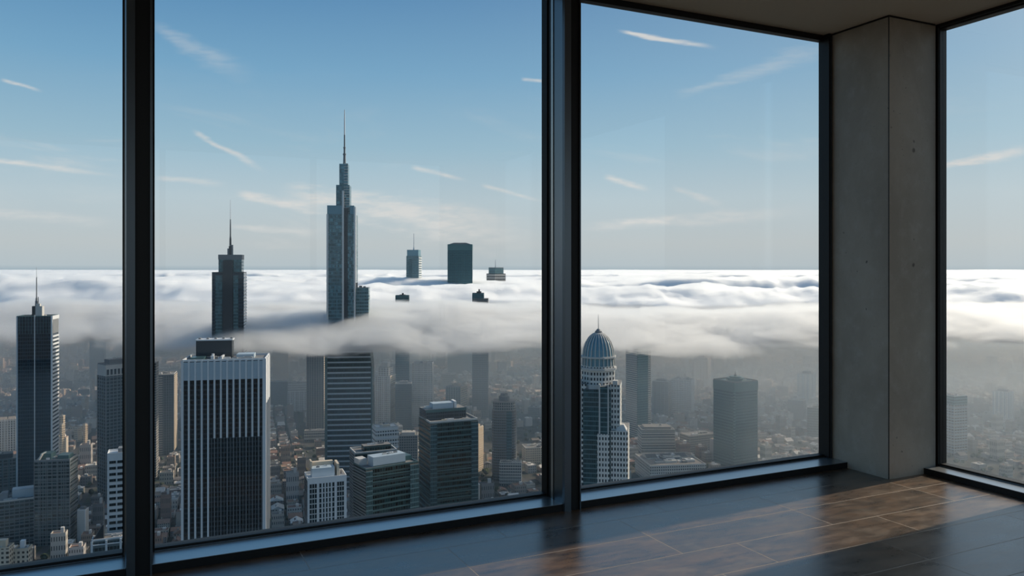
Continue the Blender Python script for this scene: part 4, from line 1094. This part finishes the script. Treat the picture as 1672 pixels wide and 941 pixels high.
t, w, d, s, zt = simple('hotel', 'terraced pale building stepping down behind the large courtyard block', 'hotel', 1041, 1048, 1102, 1690, 703, 'L', .7, F_BALC, bands=6, units=8, tier=(.8,.7,4), tmat=F_BALC)
t, w, d, s, zt = simple('hotel', 'large pale courtyard block with a cluttered roof, over the right sill', 'hotel', 1037, 1062, 1152, 1460, 762, 'L', .9, F_GRID, bands=6, bmat=P_PALE, units=26, uh=5)
for i in range(3): MB().gable(-w*.4+i*w*.28, -w*.2+i*w*.28, d*.05, d*.4, zt, zt+2.5, 4).build('roof_wing', [P_PALE, P_DARK], t)
simple('office_building', 'long dark grey slab behind the large courtyard block', 'office building', 1110, 1126, 1170, 1700, 713, 'L', .5, F_GRIDB, units=8)
simple('office_building', 'hazy grey square block left of the slim lone white tower', 'office building', 1286, 1312, 1316, 2120, 655, 'R', .8, F_SLATE)
simple('office_building', 'hazy grey block at the right end of the long window wall', 'office building', 1318, 1352, 1352, 1860, 668, 'R', .6, F_BANDD, tier=(.5,.8,3))
simple('building', 'small pale block with a warm roof right of the dark teal tower', 'building', 1246, 1260, 1263, 2500, 624, 'R', .9, F_BEIGE, tier=(.6,.6,2.5), tmat=P_SAND)
simple('building', 'low shed-like grey block beyond the dark teal tower', 'building', 1268, 1287, 1287, 2450, 632, 'R', .6, F_GRIDB)
# right-hand window
t, w, d, s, zt = simple('office_tower', 'pale banded office tower in the right-hand window, beside the column', 'office tower', 1530, 1558, 1579, 1690, 648, 'L', 1.2, F_BALC, bands=6.4, bmat=P_BLUEW, crown=14, cmat=F_TEAL2, pmat=P_WHITE, units=6, ribs=5, rw=1.1, rd=.9, rmat=P_PALE)
simple('apartment_tower', 'slim hazy grey tower in the right-hand window, standing alone', 'apartment tower', 1622, 1647, 1654, 2080, 641, 'R', .9, F_PALEW, ribs=4, rw=3, rd=1.5, rmat=P_BLUEW, tier=(.6,.5,3), tmat=P_GREY)
simple('office_building', 'broad faint block on the far edge of the right-hand window, under the cloud', 'office building', 1643, 1690, 1690, 2650, 611, 'R', .4, F_SLATE)
simple('office_tower', 'faint blue tower sinking upward into the cloud, right of the navy tower', 'office tower', 146, 170, 173, 2800, 540, 'R', .8, F_SLATE)
# low mid-distance pieces that catch the sun on the left
for (x0,xs,x1,D,y,mat,lab) in (
    (97,103,106,1720,680,F_BEIGE,'narrow sunlit cream block close to the white flank of the navy tower'),
    (98,101,105.5,1600,694,F_BEIGE,'lower cream block in front of the narrow sunlit one'),
    (109,114,119,2080,666,F_BEIGE,'small square sunlit block halfway between the navy and the crowned tower'),
    (133,139,145,2200,652,F_BEIGE,'stepped sunlit block towards the crowned grey tower'),
    (147,150,154.5,2350,620,F_BEIGE,'tall narrow sunlit block near the crowned grey tower'),
    (155,158,161,2700,605,F_BEIGE,'sunlit pale block touching the crown of the grey tower'),
    (121,127,134,1830,700,F_BEIGE,'wide pale block with uneven sunlit front'),
    (135,139,143,1780,694,F_BEIGE,'upright pale block over the red roofs'),
    (98,118,118,2600,622,F_SLATE,'low blue-grey slab far behind the sunlit cream block'),
    (127,146,148,2450,636,F_SLATE,'dark slab behind the stepped sunlit block'),
    (855,872,876,2700,621,F_SLATE,'low grey office slab far off against the middle post'),
    (722,740,745,2700,612,F_BANDD,'low dark slab far behind the teal gridded office'),
    (766,784,786,2350,650,F_GRIDB,'grey walk-up block right of the teal gridded office'),
    (862,880,884,2100,666,F_GRIDB,'grey walk-up block near the middle post'),
    (1172,1186,1190,2900,606,F_GRIDB,'faint pale block above the dark teal tower roof'),
    (1086,1104,1110,2800,602,F_GRIDB,'cluster-topped pale block above the broad gridded apartments'),
    (1580,1600,1606,2500,640,F_GRIDB,'faint grey slab right of the banded tower in the right-hand window')):
    simple('building', lab, 'building', x0, xs, x1, D, y, 'R', 1.0, mat, units=2, tier=(.5,.5,1.5), flank=(P_SAND if mat is F_BEIGE else None))
# ------------------------------------------------------------------ streets, low houses and trees
PSI = 0.31
cp, sp_ = math.cos(PSI), math.sin(PSI)
def p2w(p, q): return (p*cp - q*sp_, p*sp_ + q*cp)
BP, BQ = 96.0, 62.0
m, nt, out = newmat('city_ground')
tc = nt.nodes.new('ShaderNodeTexCoord'); x, y, z = xyz(nt, tc.outputs['Object'])
p = x*cp + y*sp_; q = y*cp - x*sp_
wob = noise(nt, tc.outputs['Object'], 0.004, 2.0)*14.0
sx_ = ((p+wob)/BP).fract(); sy_ = ((q+wob)/BQ).fract()
street = (sx_.lt(0.125)).max(sy_.lt(0.17))
n1 = noise(nt, tc.outputs['Object'], 0.05, 6.0, 0.7); n2 = noise(nt, tc.outputs['Object'], 0.003, 3.0)
c = mixc(nt, n1.smooth(.35,.7), (0.030,0.038,0.030), (0.115,0.108,0.098))
c = mixc(nt, n2.smooth(.52,.6)*0.7, c, (0.045,0.06,0.035))
c = mixc(nt, street*0.85, c, (0.085,0.085,0.088))
principled(nt, out, c, 0.9, 0, 0.2)
g = MB(); g.v = [(-16000,-3000,GZ),(16000,-3000,GZ),(16000,30000,GZ),(-16000,30000,GZ)]; g.face((0,1,2,3))
tag(g.build('ground', m), kind='structure')

def attr_mat(name, rough=0.8):
    m, nt, out = newmat(name)
    a = nt.nodes.new('ShaderNodeAttribute'); a.attribute_name = 'Col'
    principled(nt, out, a.outputs['Color'], rough, 0, 0.3)
    return m
WALLS = [(0.52,0.48,0.42),(0.60,0.58,0.55),(0.42,0.36,0.30),(0.36,0.27,0.21),(0.47,0.44,0.42),(0.30,0.19,0.145),(0.62,0.54,0.43),(0.25,0.24,0.24)]
ROOFS = [(0.30,0.155,0.10),(0.25,0.14,0.105),(0.20,0.19,0.19),(0.34,0.20,0.14),(0.58,0.56,0.53),(0.15,0.15,0.16),(0.72,0.70,0.67),(0.28,0.22,0.17)]
SILL_L = lambda px_: 897.7 - 0.1417*(px_-248.4)
def grey(c, k=.35):
    m_ = sum(c)/3; return tuple(q*(1-k)+m_*k for q in c)
WALLS = [grey(c) for c in WALLS]; ROOFS = [grey(c, .25) for c in ROOFS]
def screen(x, y, z):
    return (CX + F_PX*x/y, HY + F_PX*(CAMZ-z)/y)
def blocked(x, y, r):
    for (fx, fy, fr) in FOOT:
        if (x-fx)**2 + (y-fy)**2 < (fr+r)**2: return True
    return False
def seen(px_, py, D):
    if px_ < -4 or px_ > 1676: return False
    if 201 < px_ < 250 or 893 < px_ < 950 or 1346 < px_ < 1536: return False
    lim = (SILL_L(px_) if px_ < 1350 else 757+0.262*(px_-1536)) - 2
    if py > lim: return False
    for (x0, x1, ry, dd) in RECT:
        if dd < D and x0-2 < px_ < x1+2 and py > ry: return False
    return True
cells = []
R2 = random.Random(5)
NPMAX = 64
for ip in range(-50, 75):
    for iq in range(2, 90):
        bx, by = p2w((ip+.55)*BP, (iq+.58)*BQ)
        if by < 640 or by > 4700 or abs(bx) > by*0.74 + 60: continue
        far = by > 3000
        park = vn(np.array([bx/300.0]), np.array([by/300.0]), 77)[0] > 0.82
        nx_, ny_ = (3, 2) if not far else (2, 2)
        for i in range(nx_):
            for j in range(ny_):
                if R2.random() < (0.85 if park else 0.10): continue
                pp = (ip + .17 + (i+.5)*.80/nx_)*BP + R2.uniform(-2, 2); qq = (iq + .22 + (j+.5)*.74/ny_)*BQ + R2.uniform(-1.5, 1.5)
                x, y = p2w(pp, qq)
                w_ = BP*.80/nx_*R2.uniform(.55,.93); d_ = BQ*.74/ny_*R2.uniform(.55,.9)
                big = R2.random()
                h_ = R2.uniform(6, 12) if big < .62 else (R2.uniform(12, 24) if big < .93 else R2.uniform(24, 48))
                if far: w_ *= 1.0; h_ *= 1.1
                if blocked(x, y, 14): continue
                cells.append((y, x, w_, d_, h_, R2.randrange(8), R2.randrange(8), R2.random(), R2.random()))
cells.sort()
# the 300 small buildings that show largest are things of their own, the rest is one mass of roofs
own, rest = [], []
for cdat in cells:
    y, x, w_, d_, h_, a_, b_, t_, u_ = cdat
    sx, sy = screen(x, y, GZ+h_)
    (own if len(own) < 290 and seen(sx, sy, y) else rest).append(cdat)

def block_mesh(mb_v, mb_f, mb_c, x, y, w_, d_, h_, wc, rc, gab, yaw, u=0.5):
    c, s = math.cos(yaw), math.sin(yaw)
    def P(a, b, z): return (x+a*c-b*s, y+a*s+b*c, z)
    b = len(mb_v); a, e = w_/2, d_/2
    mb_v += [P(-a,-e,GZ),P(a,-e,GZ),P(a,e,GZ),P(-a,e,GZ),P(-a,-e,GZ+h_),P(a,-e,GZ+h_),P(a,e,GZ+h_),P(-a,e,GZ+h_)]
    for f in ((0,1,5,4),(1,2,6,5),(2,3,7,6),(3,0,4,7)): mb_f.append(tuple(b+i for i in f)); mb_c.append(wc)
    if gab:
        r = min(w_, d_)*.28; k = len(mb_v)
        mb_v += [P(-a,0,GZ+h_+r), P(a,0,GZ+h_+r)]
        mb_f += [(b+4,b+5,k+1,k),(b+6,b+7,k,k+1)]; mb_c += [rc, rc]
        mb_f += [(b+5,b+6,k+1),(b+7,b+4,k)]; mb_c += [wc, wc]
    else:
        mb_f.append((b+4,b+5,b+6,b+7)); mb_c.append(rc)
        for t in range(2):
            ww, dd, hh = w_*(.15+.2*u), d_*(.2+.15*(1-u)), 1.5+2.5*u
            ox, oy = (u-.5)*w_*.5*(1 if t else -1), (.4-u)*d_*.4*(1 if t else -.8)
            k = len(mb_v)
            for zz in (GZ+h_, GZ+h_+hh):
                mb_v += [P(ox-ww/2,oy-dd/2,zz),P(ox+ww/2,oy-dd/2,zz),P(ox+ww/2,oy+dd/2,zz),P(ox-ww/2,oy+dd/2,zz)]
            for f in ((0,1,5,4),(1,2,6,5),(2,3,7,6),(3,0,4,7),(4,5,6,7)): mb_f.append(tuple(k+i for i in f)); mb_c.append((0.9,0.88,0.84) if t else wc)
def colour_mesh(name, v, f, c, mat):
    me = bpy.data.meshes.new(name); me.from_pydata(v, [], f)
    at = me.attributes.new('Col', 'FLOAT_COLOR', 'FACE')
    at.data.foreach_set('color', np.array([q+(1.0,) for q in c], dtype=np.float32).ravel())
    me.materials.append(mat); me.update()
    o = bpy.data.objects.new(name, me); COL.objects.link(o); return o
v_, f_, c_ = [], [], []
for (y, x, w_, d_, h_, a_, b_, t_, u_) in rest:
    block_mesh(v_, f_, c_, x, y, w_, d_, h_, WALLS[a_], ROOFS[b_], h_ < 13 and t_ < .6, PSI + (math.pi/2 if u_ > .7 else 0), u_)
tag(colour_mesh('housing', v_, f_, c_, attr_mat('town_paint')), 'dense low housing spreading away under the cloud to the limit of sight', 'housing', kind='stuff')

# individual houses: ten prototypes, each of walls, roof and roof pieces
MW = [plain('house_wall_%d' % i, c, .85, 0, .2, .1, .2) for i, c in enumerate(WALLS)]
MR = [plain('house_roof_%d' % i, c, .85, 0, .2, .25, .3) for i, c in enumerate(ROOFS)]
FW = [facade('house_front_%d' % i, c, (0.06,0.065,0.07), 3.4, 3.1, .42, .5, gm=.1, gr=.3, sc=1.0) for i, c in enumerate(WALLS)]
cname = ['cream','white','tan','brown','grey','brick-red','sand','charcoal']
rname = ['red-tiled','rust-tiled','grey','orange-tiled','pale grey','dark','whitish','tan']
NEARBY = [('the navy white-flanked tower', 60), ('the crowned grey tower', 165), ('the white-finned tower', 360), ('the deep-windowed white block', 535),
          ('the blue-boxed teal offices', 640), ('the dark green tower', 735), ('the brown tower', 825), ('the domed tower', 990),
          ('the courtyard block', 1100), ('the dark teal tower', 1200), ('the window wall end', 1310), ('the right-hand window', 1590)]
def landmark(px_): return min(NEARBY, key=lambda n: abs(n[1]-px_))[0]
proto = {}
def house_proto(kind, a_, b_):
    key = (kind, a_, b_)
    if key in proto: return proto[key]
    w_, d_, h_ = 20.0, 14.0, 9.0
    if kind == 'house':
        r = empty('house')
        o1 = MB().box(-w_/2, w_/2, -d_/2, d_/2, 0, h_).build('walls', FW[a_], r)
        rf = MB(); rf.v = [(-w_/2-.5,-d_/2-.5,h_-.2),(w_/2+.5,-d_/2-.5,h_-.2),(w_/2+.5,d_/2+.5,h_-.2),(-w_/2-.5,d_/2+.5,h_-.2),(-w_/2-.5,0,h_+4),(w_/2+.5,0,h_+4)]
        for q in ((0,1,5,4),(2,3,4,5),(1,2,5),(3,0,4),(3,2,1,0)): rf.face(q)
        o2 = rf.build('roof', MR[b_], r)
        o3 = MB().box(-w_*.25, -w_*.18, d_*.1, d_*.22, h_, h_+5.2).build('chimney', MW[a_], r)
        kids = [o1, o2, o3]
    else:
        r = empty('low_building')
        o1 = MB().box(-w_/2, w_/2, -d_/2, d_/2, 0, h_).build('walls', FW[a_], r)
        t = .5
        o2 = MB().box(-w_/2,w_/2,-d_/2,-d_/2+t,h_,h_+.8).box(-w_/2,w_/2,d_/2-t,d_/2,h_,h_+.8).box(-w_/2,-w_/2+t,-d_/2+t,d_/2-t,h_,h_+.8).box(w_/2-t,w_/2,-d_/2+t,d_/2-t,h_,h_+.8).build('parapet', MW[a_], r)
        o3 = MB().box(-w_/2+t, w_/2-t, -d_/2+t, d_/2-t, h_, h_+.15).build('roof', MR[b_], r)
        o4 = MB().box(w_*.1, w_*.32, -d_*.1, d_*.25, h_, h_+2.2).build('roof_hut', MW[1], r)
        kids = [o1, o2, o3, o4]
    KIDS[r.name] = kids
    proto[key] = r
    return r
used_p = set()
for (y, x, w_, d_, h_, a_, b_, t_, u_) in own:
    gab = h_ < 13 and t_ < .6
    kind = 'house' if gab else 'low_building'
    pr = house_proto(kind, a_, b_)
    if pr.name in used_p: o = dup(pr)
    else: o = pr; used_p.add(pr.name)
    o.location = (x, y, GZ); o.rotation_euler = (0, 0, PSI + (math.pi/2 if u_ > .7 else 0)); o.scale = (w_/20, d_/14, h_/9)
    px_, py_ = screen(x, y, GZ+h_)
    lm = landmark(px_)
    tall = 'mid-height' if h_ > 13 else 'low'
    if h_ > 24: tall = 'tall'
    lab = ('%s %s %s, %s roof, near %s' % (tall, cname[a_], 'gabled house' if gab else 'flat-topped building', rname[b_], lm))
    tag(o, lab, 'house' if gab else 'building', lab.replace(' house,', ' houses,').replace(' building,', ' buildings,'))

# trees in the streets and parks: one mass
v_, f_, c_ = [], [], []
phi = (1+5**.5)/2
ico = [(-1,phi,0),(1,phi,0),(-1,-phi,0),(1,-phi,0),(0,-1,phi),(0,1,phi),(0,-1,-phi),(0,1,-phi),(phi,0,-1),(phi,0,1),(-phi,0,-1),(-phi,0,1)]
icf = [(0,11,5),(0,5,1),(0,1,7),(0,7,10),(0,10,11),(1,5,9),(5,11,4),(11,10,2),(10,7,6),(7,1,8),(3,9,4),(3,4,2),(3,2,6),(3,6,8),(3,8,9),(4,9,5),(2,4,11),(6,2,10),(8,6,7),(9,8,1)]
R3 = random.Random(9)
GREENS = [(0.045,0.065,0.03),(0.06,0.075,0.035),(0.035,0.05,0.03),(0.085,0.075,0.04)]
cnt = 0
while cnt < 5200:
    y = 650*(4200/650)**(R3.random()**0.8); x = R3.uniform(-.72, .72)*y
    dens = vn(np.array([x/300.0]), np.array([y/300.0]), 77)[0]
    if R3.random() > (1.0 if dens > .62 else .4): continue
    if blocked(x, y, 6): continue
    r = R3.uniform(3.0, 6.0); b = len(v_); c = R3.choice(GREENS); k = r/1.9
    for (a, e, g_) in ico:
        j = R3.uniform(.75, 1.2)*k; v_.append((x+a*j, y+e*j, GZ+r*1.1+g_*j*.9))
    for t in icf: f_.append((b+t[0], b+t[1], b+t[2])); c_.append(c)
    cnt += 1
tag(colour_mesh('trees_foliage', v_, f_, c_, attr_mat('leaf_green', .9)), 'dark green trees lining the streets and parks of the low city', 'trees', kind='stuff')
